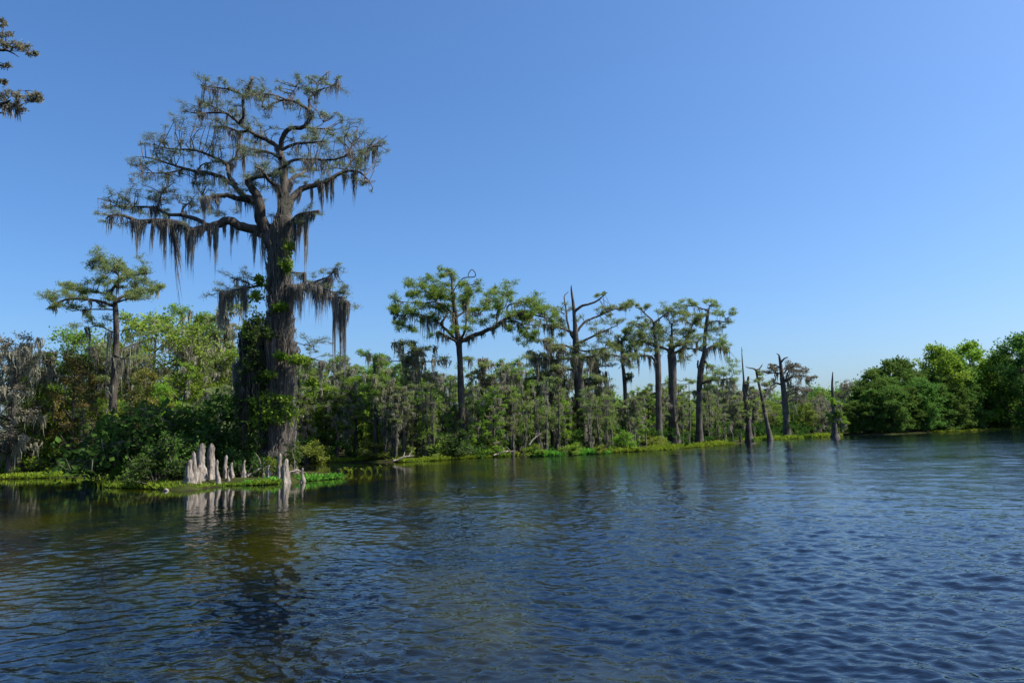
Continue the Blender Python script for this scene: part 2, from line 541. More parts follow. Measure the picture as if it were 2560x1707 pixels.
def water_sheet():
    """The river surface, finely meshed round the boat and coarser outwards, raised by many crossing wind waves."""
    r = np.concatenate([[0.3, 1.2, 2.2], 3.0 * 1.0055 ** np.arange(900), [700, 1200, 2200, 4500]])
    th = np.concatenate([np.linspace(-math.pi, -0.95, 30, endpoint=False), np.linspace(-0.95, 0.95, 900), np.linspace(0.95, math.pi, 31)[1:-1]])
    Rr, Th = np.meshgrid(r, th, indexing="ij")
    X, Y = Rr * np.sin(Th), Rr * np.cos(Th)
    dr = np.gradient(r)[:, None]
    dt = np.gradient(th)[None, :] * Rr
    cell = np.maximum(dr, np.minimum(dt, 40))
    calm = sstep(Y, 17, 27) * sstep(-X, 3.5, 8)
    gust = 0.75 + 0.35 * np.sin(X * 0.11 + 1.7 * np.sin(Y * 0.06)) * np.sin(Y * 0.09 + 1.1 * np.sin(X * 0.05))
    amp = gust * (0.7 + 0.65 * sstep(X, -14, 12)) * (1 - 0.88 * calm)
    q = np.random.default_rng(3)
    H = np.zeros_like(X)
    for lam in np.geomspace(0.14, 3.0, 90):
        a = math.radians(252) + q.normal() * 0.75
        k = 2 * math.pi / lam
        slope = 0.036 if lam < 0.45 else (0.020 if lam < 0.75 else 0.007)
        ph = k * (X * math.cos(a) + Y * math.sin(a)) + q.uniform(0, 6.28)
        grp = 0.6 + 0.6 * np.sin(k * 0.13 * (X * math.cos(a + 0.9) + Y * math.sin(a + 0.9)) + q.uniform(0, 6.28))
        H += slope / k * grp * (np.sin(ph) - 0.28 * np.cos(2 * ph)) * sstep(lam / cell, 2.2, 4.0)
    V = np.stack([X, Y, H * amp], -1)
    nr, nt = X.shape
    i = np.arange(nr - 1)[:, None] * nt
    j = np.arange(nt)[None, :]
    j2 = (j + 1) % nt
    g = Geo()
    g.add(V, np.stack([i + j, i + nt + j, i + nt + j2, i + j2], -1)[..., ::-1])
    return g.build("water", [M["water"]])


tag(water_sheet(), "rippled dark blue river water", kind="structure")


# ------------------------------------------------------------------ trees drawn limb by limb
def Z(ox, oy, sc, pts):
    return [(ox + p[0] / sc, oy + p[1] / sc, *p[2:]) for p in pts]


class Traced:
    """A tree at distance Y. View coordinates (ox, oy, sc) only say where its limbs reach in that upright plane; every limb has its own depth."""

    def __init__(self, name, label, ox, oy, sc, Y, base_px, cat="tree", group=None, z=0.2):
        self.Y, self.o = Y, (ox, oy, sc)
        self.base = base_at(ox + base_px / sc, Y, z)
        self.root = thing(name, label, cat, self.base, group)
        self.px = Y / F / sc                       # metres per view unit
        self.segs = []                              # limb points for attaching foliage and moss
        self.crown, self.moss_g, self.beard_g = Geo(), Geo(), []
        self.trunk_o = None

    def pt(self, x, y, dy=0.0):
        ox, oy, sc = self.o
        return pl(ox + x / sc, oy + y / sc, self.Y + dy)

    def trunk(self, pts, mat, sides=14, flute=(6, 0.22, 1.2), n=26, dy=0.0, to_ground=True, rough=0.03, blunt=False):
        P = np.array([np.append(self.pt(x, y, dy * k / max(len(pts) - 1, 1)), w * self.px / 2) for k, (x, y, w) in enumerate(pts)])
        if to_ground and P[0][2] > self.base[2] - 0.3:
            q = P[0].copy(); q[2] = self.base[2] - 0.35; q[3] *= 1.12
            P = np.vstack([q, P])
        S = smooth_line(P, n)
        g = Geo()
        tube(g, S[:, :3], np.maximum(S[:, 3], 0.01), sides, flute, rough, blunt=blunt)
        self.trunk_o = g.build("trunk", [mat], self.root, self.base)
        self.segs.append(S)
        return S

    def limb(self, pts, w0, w1, dend=0.0, mat=None, d0=0.0, blunt=False, sides=7, gnarl=0.5, bare=False):
        n = len(pts)
        P = []
        for k, (x, y) in enumerate(pts):
            t = k / max(n - 1, 1)
            p = self.pt(x, y, d0 + (dend - d0) * t ** 0.8)
            P.append(np.append(p, (w0 * (1 - t) ** 0.8 + w1 * (1 - (1 - t) ** 0.8)) * self.px / 2))
        S = smooth_line(np.array(P), max(6, n * 4))
        S[1:-1, :3] += rng.normal(size=(len(S) - 2, 3)) * S[1:-1, 3:4] * 0.22 * gnarl
        g = Geo()
        tube(g, S[:, :3], np.maximum(S[:, 3], 0.008), sides, None, 0.05, blunt=blunt)
        g.build("limb", [mat], self.trunk_o, self.base)
        if not bare:
            self.segs.append(S)
        return S

    def allpts(self):
        return np.concatenate([s for s in self.segs])

    def depth_of(self, x, y):
        """nearest limb point to a view position: (point, radius)"""
        A = self.allpts()
        q = self.pt(x, y)
        s = A[:, 1] / self.Y
        near = np.c_[A[:, 0] / s, A[:, 2]]
        d = (near[:, 0] - q[0]) ** 2 + (near[:, 1] - q[2]) ** 2
        return A[np.argmin(d)]

    def clumps(self, cl, spread=0.6, deep=1.0, tw=0.02, grow=1.0, flat=0.85, **kw):
        C, R, br = [], [], []
        for c in [c for c in cl for _ in range(3)]:
            x, y, rx, ry = c[:4]
            x, y = x + rng.normal() * rx * 0.5, y + rng.normal() * ry * 0.5
            rx, ry = rx * rng.uniform(0.5, 0.9), ry * rng.uniform(0.5, 0.9)
            a = self.depth_of(x, y)
            dy = a[1] - self.Y + rng.normal() * spread
            p = self.pt(x, y, dy)
            C.append(p)
            R.append((rx * self.px * grow, max(rx, ry) * self.px * deep * grow, ry * self.px * grow * flat))
            mid = (a[:3] + p) / 2 + rng.normal(size=3) * 0.12 * np.linalg.norm(p - a[:3])
            br.append((a[:3], mid, p))
        batch_tubes(self.crown, np.array(br), np.tile(np.array([1.6, 1.2, 0.7]) * tw, (len(br), 1)), 4, 0.5, 1)
        foliage(self.crown, C, R, twig_r=tw * 0.55, **kw)

    def view(self, P):
        v = P - np.array([0, 0, CAMZ])
        w = v @ _f
        ox, oy, sc = self.o
        return ((v @ RIGHT) / w * F + CX - ox) * sc, (CY - (v @ UP) / w * F - oy) * sc

    def beards(self, bl, n=26, wid=0.03, jit=0.1):
        """Each beard hangs from the limb above the given view position and is a part of its own."""
        A = self.allpts()
        ux, uy = self.view(A[:, :3])
        for b in bl:
            x, y, L, w = b[:4]
            dx = np.abs(ux - x)
            ok = (dx < max(14, w * 0.4)) & (uy < y + 25)
            if ok.any() and (y - uy[ok].max()) * self.px < 2.2:
                k = np.where(ok)[0][np.argmax(uy[ok])]
                L = L + max(0, y - uy[k])
            else:
                k = np.argmin((ux - x) ** 2 + (uy - y) ** 2)
            p = A[k, :3] + np.array([0, rng.normal() * jit, 0])
            g = Geo()
            moss(g, [p], [L * self.px], [w * self.px * 0.6], n, wid, [(b[4] * self.px if len(b) > 4 else 0, 0, 0)])
            self.beard_g.append(g)

    def fray(self, k, lo, hi, rise=0.5, r0=0.02, first=1, tmin=0.25, crad=0.33, zmax=1e9, **kw):
        """Side twigs with foliage sprays all along the outer limbs."""
        segs = self.segs[first:]
        wt = np.array([np.linalg.norm(np.diff(q[:, :3], axis=0), axis=1).sum() for q in segs])
        pick = rng.choice(len(segs), k, p=wt / wt.sum())
        br, C, Rd = [], [], []
        for q in pick:
            S = segs[q]
            i = int((tmin + (1 - tmin) * rng.uniform()) * (len(S) - 1))
            tg = nrm(S[min(i + 1, len(S) - 1), :3] - S[max(i - 1, 0), :3])
            d = nrm(tg * rng.uniform(0.2, 1.0) + rng.normal(size=3) * 0.55 + np.array([0, 0, rise]))
            l = rng.uniform(lo, hi)
            p = S[i, :3]
            m = p + d * l * 0.5 + rng.normal(size=3) * 0.08 * l
            e = p + d * l + rng.normal(size=3) * 0.12 * l + np.array([0, 0, rise * 0.12 * l])
            if e[2] > zmax:
                continue
            br.append((p, m, e))
            C += [e, (m + e) / 2]
            Rd += [(crad * l, crad * l, crad * l * 0.45)] * 2
        batch_tubes(self.crown, np.array(br), np.tile(np.array([1.3, 1.0, 0.6]) * r0, (len(br), 1)), 4, 0.5, 1)
        foliage(self.crown, C, Rd, twig_r=r0 * 0.45, **kw)

    def scatter_moss(self, k, lo, hi, w, n=16, wid=0.03, zmin=0.35, drop=0.0):
        A = np.concatenate(self.segs[1:]) if len(self.segs) > 1 else self.segs[0]
        z0 = self.base[2] + (A[:, 2].max() - self.base[2]) * zmin
        A = A[A[:, 2] > z0]
        i = rng.integers(0, len(A), k)
        R = A[i][:, :3].copy(); R[:, 2] -= drop
        moss(self.moss_g, R, rng.uniform(lo, hi, k) ** 1.0, w, n, wid)

    def done(self, leaf="cyp", twig="twig", mossm="moss"):
        if self.crown.n:
            self.crown.build("crown", [M[leaf], M[twig]], self.root, self.base, smooth=False)
        if self.moss_g.n:
            self.moss_g.build("moss_foliage", [M[mossm]], self.root, self.base, smooth=False)
        for g in self.beard_g:
            g.build("moss_beard", [M[mossm]], self.root, self.base, smooth=False)
        return self.root


# ---- the tall old cypress on the islet
HY = 41.5
T = Traced("bald_cypress", "tallest cypress, huge and old, with long grey moss beards and a vine-covered trunk", 200, 150, 2.851, HY, 1330, z=0.15)
t3 = lambda pts: [((450 + x / 2.24 - 200) * 2.851, (550 + y / 2.24 - 150) * 2.851, *r) for x, y, *r in pts]
T.trunk(t3([(532, 1420, 285), (534, 1330, 240), (538, 1200, 212), (543, 1000, 196), (550, 850, 180), (557, 700, 164), (560, 560, 152), (562, 430, 138), (560, 300, 130), (552, 180, 124), (548, 60, 112)])
        + [(1440, 1180, 130), (1455, 1080, 95), (1465, 1000, 75)], M["bark"], 30, (8, 0.20, 1.6), 60, rough=0.035)
B = M["bark"]
L = T.limb
L([(1400, 1360), (1340, 1260), (1290, 1130), (1275, 1010), (1225, 920), (1185, 865)], 110, 34, -0.9, B, sides=10)
L([(1185, 865), (1250, 838), (1350, 825), (1400, 790), (1460, 760), (1520, 715), (1640, 710), (1800, 712), (1880, 690), (1960, 670)], 34, 8, -2.6, B, d0=-0.9)
L([(1285, 1030), (1190, 1000), (1120, 985), (1050, 965), (960, 975), (890, 985)], 45, 26, -1.6, B)
L([(1250, 1000), (1160, 960), (1105, 900), (1060, 870), (1000, 830), (900, 802), (820, 792), (740, 772), (650, 745), (520, 705), (430, 690)], 44, 6, 2.6, B)
L([(1110, 890), (1065, 835), (1052, 785), (1040, 742), (950, 692), (850, 652), (780, 640), (620, 630), (520, 600)], 34, 6, 3.2, B, d0=0.7)
L([(1040, 745), (1075, 725), (1110, 690), (1120, 640)], 14, 5, 2.4, B, d0=2.0)
L([(840, 785), (860, 755), (890, 738), (950, 728)], 14, 6, 1.4, B, d0=2.0)
L([(820, 800), (822, 850), (845, 920), (872, 975)], 12, 4, 1.6, B, d0=1.9)
L([(740, 780), (650, 800), (560, 808), (450, 800)], 14, 5, 0.8, B, d0=2.2)
L([(1465, 1010), (1458, 900), (1450, 800), (1440, 720), (1425, 645)], 76, 42, 0.6, B, sides=9)
L([(1425, 645), (1390, 605), (1330, 570), (1260, 540), (1200, 500), (1130, 450), (1080, 405), (1040, 380), (950, 375), (850, 382), (770, 370)], 38, 6, 1.8, B, d0=0.6)
L([(1200, 505), (1130, 512), (1050, 480), (950, 475)], 22, 14, 3.0, B, d0=1.2)
L([(1080, 405), (1030, 375), (980, 350), (900, 310), (840, 290)], 18, 5, 2.6, B, d0=1.5)
L([(1140, 448), (1166, 395), (1160, 310), (1160, 262), (1110, 228), (1030, 205), (930, 195), (860, 180)], 24, 5, -1.0, B, d0=1.3)
L([(1166, 270), (1190, 210), (1215, 160), (1232, 120)], 10, 3, -0.6, B, d0=0.3)
L([(1170, 275), (1230, 245), (1290, 235)], 9, 3, -1.2, B, d0=0.3)
L([(1430, 650), (1440, 560), (1490, 490), (1590, 478), (1630, 430), (1652, 382), (1600, 335), (1530, 298), (1460, 285), (1390, 305), (1345, 330), (1305, 362)], 40, 5, -1.5, B, d0=0.6)
L([(1645, 385), (1638, 330), (1636, 272), (1682, 222), (1702, 150), (1772, 85)], 24, 4, 0.9, B, d0=-0.7)
L([(1682, 225), (1740, 205), (1790, 188), (1845, 150)], 12, 4, -1.0, B, d0=0.4)
L([(1470, 285), (1400, 255), (1300, 240), (1200, 262)], 12, 4, -2.2, B, d0=-1.0)
L([(1480, 280), (1510, 240), (1560, 165)], 8, 3, -0.2, B, d0=-1.0)
L([(1610, 480), (1680, 488), (1750, 490)], 20, 10, 0.6, B, d0=0.0)
L([(1660, 490), (1730, 455), (1720, 420), (1680, 350)], 9, 4, 1.2, B, d0=0.2)
L([(1445, 1080), (1480, 1035), (1510, 1000), (1540, 950), (1600, 912), (1680, 890), (1760, 862), (1830, 820), (1900, 792), (1990, 800), (2060, 860)], 62, 8, 1.6, B, sides=9)
L([(1680, 790), (1740, 782), (1820, 770), (1900, 782)], 8, 10, 2.2, B, d0=0.6)
L([(1880, 800), (1930, 730), (1990, 680), (2100, 605), (2190, 540)], 16, 4, 2.6, B, d0=1.5)
L([(1880, 690), (1925, 645), (1890, 600), (1885, 540)], 12, 4, -3.2, B, d0=-2.3)
L([(1920, 660), (1950, 580), (1980, 480)], 8, 3, -1.4, B, d0=-2.4)
L([(1470, 1210), (1490, 1170), (1520, 1148), (1560, 1112), (1620, 1096), (1705, 1080)], 46, 26, -1.2, B, blunt=True)
L([(1330, 1260), (1230, 1200), (1130, 1182), (1060, 1150), (960, 1180), (880, 1200), (800, 1215), (740, 1182), (650, 1152), (560, 1146), (420, 1150), (370, 1130), (300, 1105), (230, 1105), (180, 1130)], 72, 6, -3.0, B, sides=9)
L([(910, 1180), (820, 1132), (720, 1106), (620, 1100), (560, 1060), (500, 1050), (400, 1045), (310, 1048), (220, 1010)], 34, 5, 1.2, B, d0=-1.4)
L([(550, 1055), (565, 1000), (588, 938)], 12, 4, 0.8, B, d0=-0.2)
L([(720, 1104), (740, 1052), (800, 1000)], 20, 5, 0.2, B, d0=-0.8)
L(t3([(560, 345), (600, 372), (700, 362), (760, 345), (830, 318), (880, 270)]), 26, 4, -1.6, B)
L(t3([(740, 352), (800, 380), (850, 402), (900, 440), (945, 462)]), 14, 4, -2.6, B, d0=-1.2)
L(t3([(620, 292), (660, 296), (698, 297)]), 14, 8, -0.8, B, blunt=True)
L(t3([(530, 372), (470, 366), (430, 370), (380, 380), (300, 390), (225, 412)]), 24, 5, -1.2, B)
L(t3([(420, 372), (360, 345), (318, 330)]), 10, 4, -0.4, B, d0=-0.6)
L(t3([(600, 700), (690, 770), (740, 775), (790, 790)]), 16, 5, -1.5, B)
L(t3([(600, 660), (700, 700), (800, 680)]), 8, 3, 0.9, B)
# limbs towards and away from the viewer give the crown its depth
L([(1430, 980), (1400, 900), (1340, 850), (1300, 790), (1250, 760)], 40, 8, -5.0, B)
L([(1450, 900), (1520, 840), (1600, 800), (1660, 760)], 40, 8, 5.2, B)
L([(1430, 700), (1350, 660), (1250, 640), (1150, 620)], 26, 6, 5.5, B)
L([(1440, 640), (1530, 600), (1640, 590), (1740, 580)], 26, 6, -4.6, B)
HC = [(870, 150, 50, 50), (950, 165, 60, 45), (1020, 145, 45, 45), (1080, 180, 45, 50), (1200, 185, 50, 70), (1240, 245, 60, 45), (1320, 205, 50, 50), (1400, 200, 50, 55), (1480, 190, 50, 55),
      (1560, 185, 50, 60), (1640, 160, 50, 50), (1730, 145, 50, 40), (1810, 165, 50, 35), (1700, 290, 55, 35), (1560, 360, 60, 50), (1740, 400, 65, 35), (1830, 395, 45, 25), (1310, 340, 50, 30),
      (860, 300, 80, 50), (960, 330, 90, 50), (780, 330, 70, 45), (700, 400, 80, 45), (680, 445, 50, 50), (850, 420, 90, 45), (1050, 360, 70, 45), (1080, 330, 70, 45),
      (560, 540, 80, 60), (500, 600, 70, 50), (660, 560, 100, 70), (760, 540, 90, 70), (850, 560, 100, 70), (960, 560, 90, 60), (1020, 565, 70, 60), (700, 475, 80, 55), (420, 730, 75, 45),
      (520, 680, 80, 45), (620, 655, 80, 45), (720, 665, 90, 45), (400, 765, 60, 40), (960, 640, 80, 55), (1120, 640, 60, 55), (1250, 565, 70, 50), (1300, 620, 80, 55), (1230, 685, 80, 60),
      (1310, 700, 90, 55), (1350, 765, 70, 45), (1265, 790, 70, 45), (1180, 480, 55, 35), (1220, 450, 60, 35), (1300, 480, 55, 45), (1380, 505, 50, 35), (900, 470, 80, 50), (1000, 440, 70, 40),
      (1560, 640, 70, 70), (1640, 620, 80, 70), (1560, 560, 55, 45), (1720, 600, 80, 70), (1800, 600, 80, 60), (1880, 560, 80, 70), (1960, 520, 70, 80), (2050, 560, 80, 70), (2120, 570, 70, 60),
      (2165, 620, 50, 50), (2060, 650, 80, 50), (1960, 650, 80, 50), (1860, 660, 80, 45), (1760, 685, 80, 45), (2120, 690, 60, 45), (1700, 540, 60, 45), (1780, 520, 55, 35), (1890, 480, 40, 40),
      (180, 1030, 70, 50), (240, 960, 60, 50), (330, 960, 80, 60), (430, 960, 80, 50), (520, 980, 70, 50), (400, 900, 80, 50), (480, 870, 70, 50), (560, 900, 70, 50), (640, 930, 70, 50),
      (700, 985, 80, 45), (780, 995, 70, 45), (150, 1090, 50, 25), (330, 1020, 70, 40), (620, 1020, 70, 40), (830, 1070, 70, 35), (920, 1100, 70, 35), (1000, 1095, 60, 35), (1100, 1085, 70, 35),
      (900, 885, 55, 35), (960, 905, 60, 35), (1330, 920, 70, 45), (1400, 885, 60, 45), (2050, 900, 50, 40), (2000, 780, 70, 35), (1150, 900, 60, 50), (700, 850, 70, 40), (600, 830, 70, 40)]
T.clumps([c for c in HC if c[1] > 345], spread=0.8, deep=1.0, tw=0.020, ntw=11, nlf=7, L=0.11, W=0.022, up=0.25)
T.clumps([c for c in HC if c[1] <= 345], spread=0.6, deep=0.8, tw=0.020, grow=0.8, ntw=11, nlf=5, L=0.11, W=0.022, up=0.1)
T.fray(330, 0.4, 1.05, 0.12, 0.015, 1, 0.35, 0.42, zmax=T.pt(0, 130)[2], ntw=12, nlf=6, L=0.11, W=0.022, up=0.3)
T.scatter_moss(320, 0.3, 1.5, 0.22, 16, 0.03, 0.42)
T.clumps([(x, y, rx * 1.27, ry * 1.27) for x, y, rx, ry in t3([(800, 290, 45, 22), (880, 300, 50, 35), (930, 380, 45, 30), (940, 440, 35, 25), (330, 345, 35, 18), (260, 390, 45, 22), (780, 680, 50, 14), (740, 740, 40, 20)])],
         spread=0.3, tw=0.016, ntw=10, nlf=5, L=0.07, W=0.025)
HM = [(230, 1110, 120, 20), (370, 1170, 120, 20), (410, 1190, 230, 40), (450, 1170, 100, 30), (525, 1080, 170, 30), (525, 1240, 160, 10), (580, 1150, 200, 22), (600, 1290, 200, 12), (650, 780, 130, 40),
      (680, 1190, 280, 55), (660, 1230, 230, 40), (659, 1283, 470, 18, 66), (722, 1640, 110, 20), (740, 1200, 120, 60), (775, 1230, 300, 30), (820, 1230, 330, 36), (860, 1230, 110, 60), (905, 990, 250, 30),
      (920, 1180, 180, 25), (940, 990, 110, 70), (1000, 975, 100, 40), (940, 1340, 110, 12), (990, 1180, 300, 30), (990, 1420, 160, 12), (1040, 1230, 60, 20), (1075, 1180, 290, 15), (1240, 1220, 290, 30),
      (1310, 1260, 120, 30), (1150, 860, 170, 45), (1020, 860, 110, 40), (1095, 810, 100, 40), (870, 815, 60, 30), (1100, 520, 220, 50), (1470, 760, 270, 60), (1440, 870, 250, 60), (1500, 850, 160, 40),
      (1600, 715, 120, 80), (1700, 730, 110, 80), (1560, 930, 110, 30), (1720, 880, 180, 40), (1725, 1040, 110, 15), (1770, 870, 180, 30), (1800, 980, 130, 15), (1650, 905, 170, 8), (1880, 815, 150, 12),
      (1955, 820, 240, 30), (2050, 760, 110, 60), (2120, 720, 110, 50), (2000, 740, 110, 60), (2100, 910, 60, 50), (1515, 1060, 70, 10), (1570, 1230, 160, 50), (1620, 1095, 470, 20), (1545, 1290, 220, 15),
      (1380, 1050, 300, 90), (1350, 1180, 300, 60), (1650, 1110, 80, 30), (850, 395, 90, 40), (1380, 1280, 320, 60), (1450, 1000, 200, 60), (430, 1160, 130, 50), (560, 1160, 90, 60), (620, 1150, 90, 60)]
T.beards([(b[0], b[1], b[2] * 1.2, b[3] * 1.35, *b[4:]) for b in HM], n=84, wid=0.030)
HM3 = [(250, 430, 250, 40), (300, 392, 130, 30), (340, 388, 170, 50), (375, 384, 280, 30), (240, 550, 210, 25), (275, 480, 80, 25), (640, 375, 240, 60), (700, 366, 190, 70), (750, 355, 240, 60), (800, 350, 260, 60),
       (835, 320, 60, 20), (830, 390, 110, 60), (860, 540, 350, 30), (890, 600, 280, 30), (910, 640, 280, 25), (925, 500, 140, 20), (950, 450, 60, 20), (680, 90, 160, 50), (705, 230, 120, 20), (775, 790, 160, 40),
       (730, 775, 140, 40), (840, 860, 160, 15), (870, 470, 120, 40), (600, 380, 160, 60)]
T.beards([(x, y, a * 1.27, b * 1.27) for x, y, a, b in t3(HM3)], n=84, wid=0.030)
# moss sheathing the trunk, hanging on the bark itself
S = T.segs[0]
sel = S[(S[:, 2] > 1.0) & (S[:, 2] < 15)]
k = 640
i = rng.integers(0, len(sel), k)
a = rng.uniform(0, 2 * math.pi, k)
rr = sel[i, 3] * 1.02
moss(T.moss_g, np.c_[sel[i, 0] + np.cos(a) * rr, sel[i, 1] + np.sin(a) * rr, sel[i, 2]], rng.uniform(0.7, 2.6, k), 0.26, 16, 0.04)
# wide skirt of moss and dead vines on the shaded left flank
sk = [(380, 690, 500, 60), (420, 600, 600, 70), (470, 590, 500, 70), (345, 800, 420, 45), (318, 830, 380, 30), (400, 760, 420, 60), (640, 700, 480, 50), (600, 850, 400, 50), (365, 950, 330, 40), (430, 900, 400, 60), (520, 700, 500, 60), (560, 800, 500, 60)]
for x, y, a_, b_ in t3(sk):
    for q in range(3):
        p = T.pt(x + rng.normal() * 12, y + rng.normal() * 40, rng.uniform(-1.5, 0.3))
        moss(T.moss_g, [p], [a_ * 1.27 * T.px * rng.uniform(0.6, 1.0)], [b_ * 1.27 * T.px * 0.55], 34, 0.05)
cg_ = Geo()
for x, y, a_, b_ in t3([(rng.uniform(345, 500), rng.uniform(560, 1050), rng.uniform(180, 420), rng.uniform(20, 45)) for _ in range(64)]):
    moss(cg_, [T.pt(x + (y - 1900) * -0.03, y, rng.uniform(-1.5, 0.6))], [a_ * 1.27 * T.px], [b_ * 1.27 * T.px * 0.6], 30, 0.055)
cg_.build("dead_vine_curtain", [M["deadvine"]], T.root, T.base, smooth=False)
T.beards([(x, y, a * 1.27, b * 1.27) for x, y, a, b in t3([(630 + 15 * k, 365, rng.uniform(120, 260), 45) for k in range(15)])], n=50, wid=0.03, jit=0.5)
vg = Geo()
VC = [(x, y, a_ * 1.2, b_ * 1.2) for x, y, a_, b_ in t3([(612, 150, 24, 50), (600, 260, 34, 45), (450, 340, 55, 26), (425, 430, 45, 36), (560, 490, 45, 22), (480, 1000, 62, 52), (465, 1080, 82, 72), (525, 1100, 82, 56), (620, 1080, 52, 56),
                                                         (505, 865, 36, 14), (440, 1130, 70, 50), (700, 790, 50, 26), (740, 910, 40, 18), (570, 760, 36, 18), (650, 780, 52, 26), (420, 1020, 40, 60), (380, 600, 30, 40), (600, 1010, 40, 40)])]
C, R = [], []
for x, y, a_, b_ in VC:
    C.append(T.pt(x, y, -1.25 if y > 2000 else -0.75)); R.append((a_ * T.px, 0.55, b_ * T.px))
foliage(vg, C, R, 20, 13, 0.19, 0.12, 0.1, 0.012)
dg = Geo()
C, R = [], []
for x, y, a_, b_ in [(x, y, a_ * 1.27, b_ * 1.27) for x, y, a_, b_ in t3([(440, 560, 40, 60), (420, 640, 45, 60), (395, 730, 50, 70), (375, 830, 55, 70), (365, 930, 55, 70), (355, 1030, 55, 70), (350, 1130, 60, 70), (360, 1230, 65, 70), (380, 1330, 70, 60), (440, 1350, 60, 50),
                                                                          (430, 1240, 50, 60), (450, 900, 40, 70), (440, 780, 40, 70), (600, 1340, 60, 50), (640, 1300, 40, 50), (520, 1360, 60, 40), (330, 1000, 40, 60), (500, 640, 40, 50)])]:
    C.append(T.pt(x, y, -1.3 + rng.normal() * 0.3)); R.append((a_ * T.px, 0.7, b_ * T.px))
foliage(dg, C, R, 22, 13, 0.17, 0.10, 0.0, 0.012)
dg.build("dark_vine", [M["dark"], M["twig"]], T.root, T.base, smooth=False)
vo = vg.build("climbing_vine", [M["vine"], M["twig"]], T.root, T.base, smooth=False)
T.done("cyp_hero")

# ---- umbrella cypress
T = Traced("bald_cypress", "lush umbrella-shaped cypress on a bare straight trunk, a curled twig at its top", 900, 640, 2.8, 76.0, 722)
T.trunk([(728, 1400, 66), (718, 1250, 52), (712, 1100, 46), (705, 900, 46), (700, 750, 40), (694, 640, 42), (690, 590, 48), (678, 520, 34), (668, 420, 30), (650, 280, 26), (640, 120, 10)], M["bark"], 12, (5, 0.15, 1.0), 40)
for p_, a_, b_, d_ in [([(690, 605), (640, 580), (590, 555), (545, 530)], 24, 20, -1.5), ([(690, 610), (630, 540), (570, 480), (590, 440), (612, 390), (560, 350), (530, 310), (490, 265), (430, 220)], 26, 6, 1.2),
                       ([(570, 478), (545, 462), (480, 430), (400, 405), (300, 410), (235, 422)], 14, 5, 2.2), ([(700, 600), (780, 562), (860, 532), (940, 500), (1000, 450), (1080, 415), (1160, 405), (1250, 420), (1320, 440)], 44, 6, -1.4),
                       ([(1050, 425), (1030, 375), (1050, 340), (1140, 325), (1230, 330)], 20, 5, 0.6), ([(960, 480), (958, 410), (972, 378), (1015, 358), (1040, 280)], 16, 4, -2.4), ([(700, 600), (738, 500), (742, 330), (760, 200)], 22, 6, -2.6),
                       ([(650, 250), (690, 190), (730, 152), (800, 146), (806, 118), (782, 95), (758, 128), (764, 150)], 10, 5, -0.3), ([(665, 420), (560, 330), (420, 330), (300, 320)], 16, 5, -3.0),
                       ([(1000, 460), (1100, 460), (1150, 500), (1190, 560)], 14, 4, -1.8), ([(668, 430), (760, 380), (840, 400), (900, 300)], 18, 5, 3.5), ([(545, 300), (460, 250), (380, 260)], 10, 4, 2)]:
    T.limb(p_, a_ * 0.85, b_, d_, M["bark"], bare=p_[-1] == (764, 150))
T.limb([(728, 1240), (740, 1280), (752, 1330), (768, 1362)], 22, 12, -1.2, M["knee"], bare=True)
UC = [(250, 390, 55, 40), (290, 320, 60, 50), (340, 250, 60, 50), (420, 200, 70, 50), (500, 180, 70, 50), (570, 140, 50, 50), (640, 130, 50, 45), (600, 220, 70, 50), (650, 300, 70, 50), (520, 260, 70, 50), (420, 300, 70, 50),
      (350, 380, 70, 40), (420, 450, 60, 45), (760, 220, 60, 50), (810, 230, 50, 50), (920, 240, 60, 45), (1000, 230, 70, 45), (1060, 280, 70, 45), (1120, 310, 70, 45), (1200, 335, 70, 40), (1270, 370, 70, 35), (1340, 400, 60, 25),
      (1100, 440, 70, 35), (1100, 530, 45, 40), (1180, 575, 30, 35), (870, 480, 80, 35), (760, 500, 80, 40), (700, 330, 60, 50), (560, 300, 60, 40), (480, 340, 70, 50), (300, 470, 60, 30), (240, 470, 40, 40), (680, 520, 60, 40), (860, 350, 60, 50),
      (960, 330, 60, 40), (1180, 400, 60, 35), (1050, 490, 60, 30), (700, 190, 55, 40), (520, 420, 50, 40), (380, 520, 50, 40)]
T.clumps(UC, spread=1.1, tw=0.03, ntw=14, nlf=16, L=0.25, W=0.055, up=0.2)
T.fray(70, 0.8, 1.8, 0.3, 0.022, 1, 0.25, 0.45, ntw=9, nlf=12, L=0.26, W=0.055)
UM = [(560, 530, 80, 50), (480, 430, 200, 60), (420, 420, 230, 60), (500, 480, 130, 50), (460, 520, 170, 40), (370, 420, 120, 50), (240, 440, 80, 30), (310, 420, 70, 40), (760, 590, 90, 20), (800, 570, 60, 30), (860, 540, 50, 50), (940, 500, 110, 25),
      (830, 400, 60, 50), (980, 440, 80, 60), (1080, 420, 60, 60), (1100, 520, 70, 30), (1160, 540, 90, 30), (760, 300, 200, 50), (780, 350, 170, 40), (720, 280, 130, 40), (840, 260, 90, 40), (920, 270, 60, 30), (1190, 430, 70, 30),
      (640, 460, 110, 40), (1030, 430, 90, 60), (1200, 560, 60, 20), (450, 600, 130, 40), (540, 380, 60, 40), (600, 250, 90, 40)]
T.scatter_moss(45, 0.4, 1.7, 0.3, 14, 0.05, 0.5)
T.beards(UM, n=36, wid=0.06)
T.done("cyp_lush", mossm="moss_far")

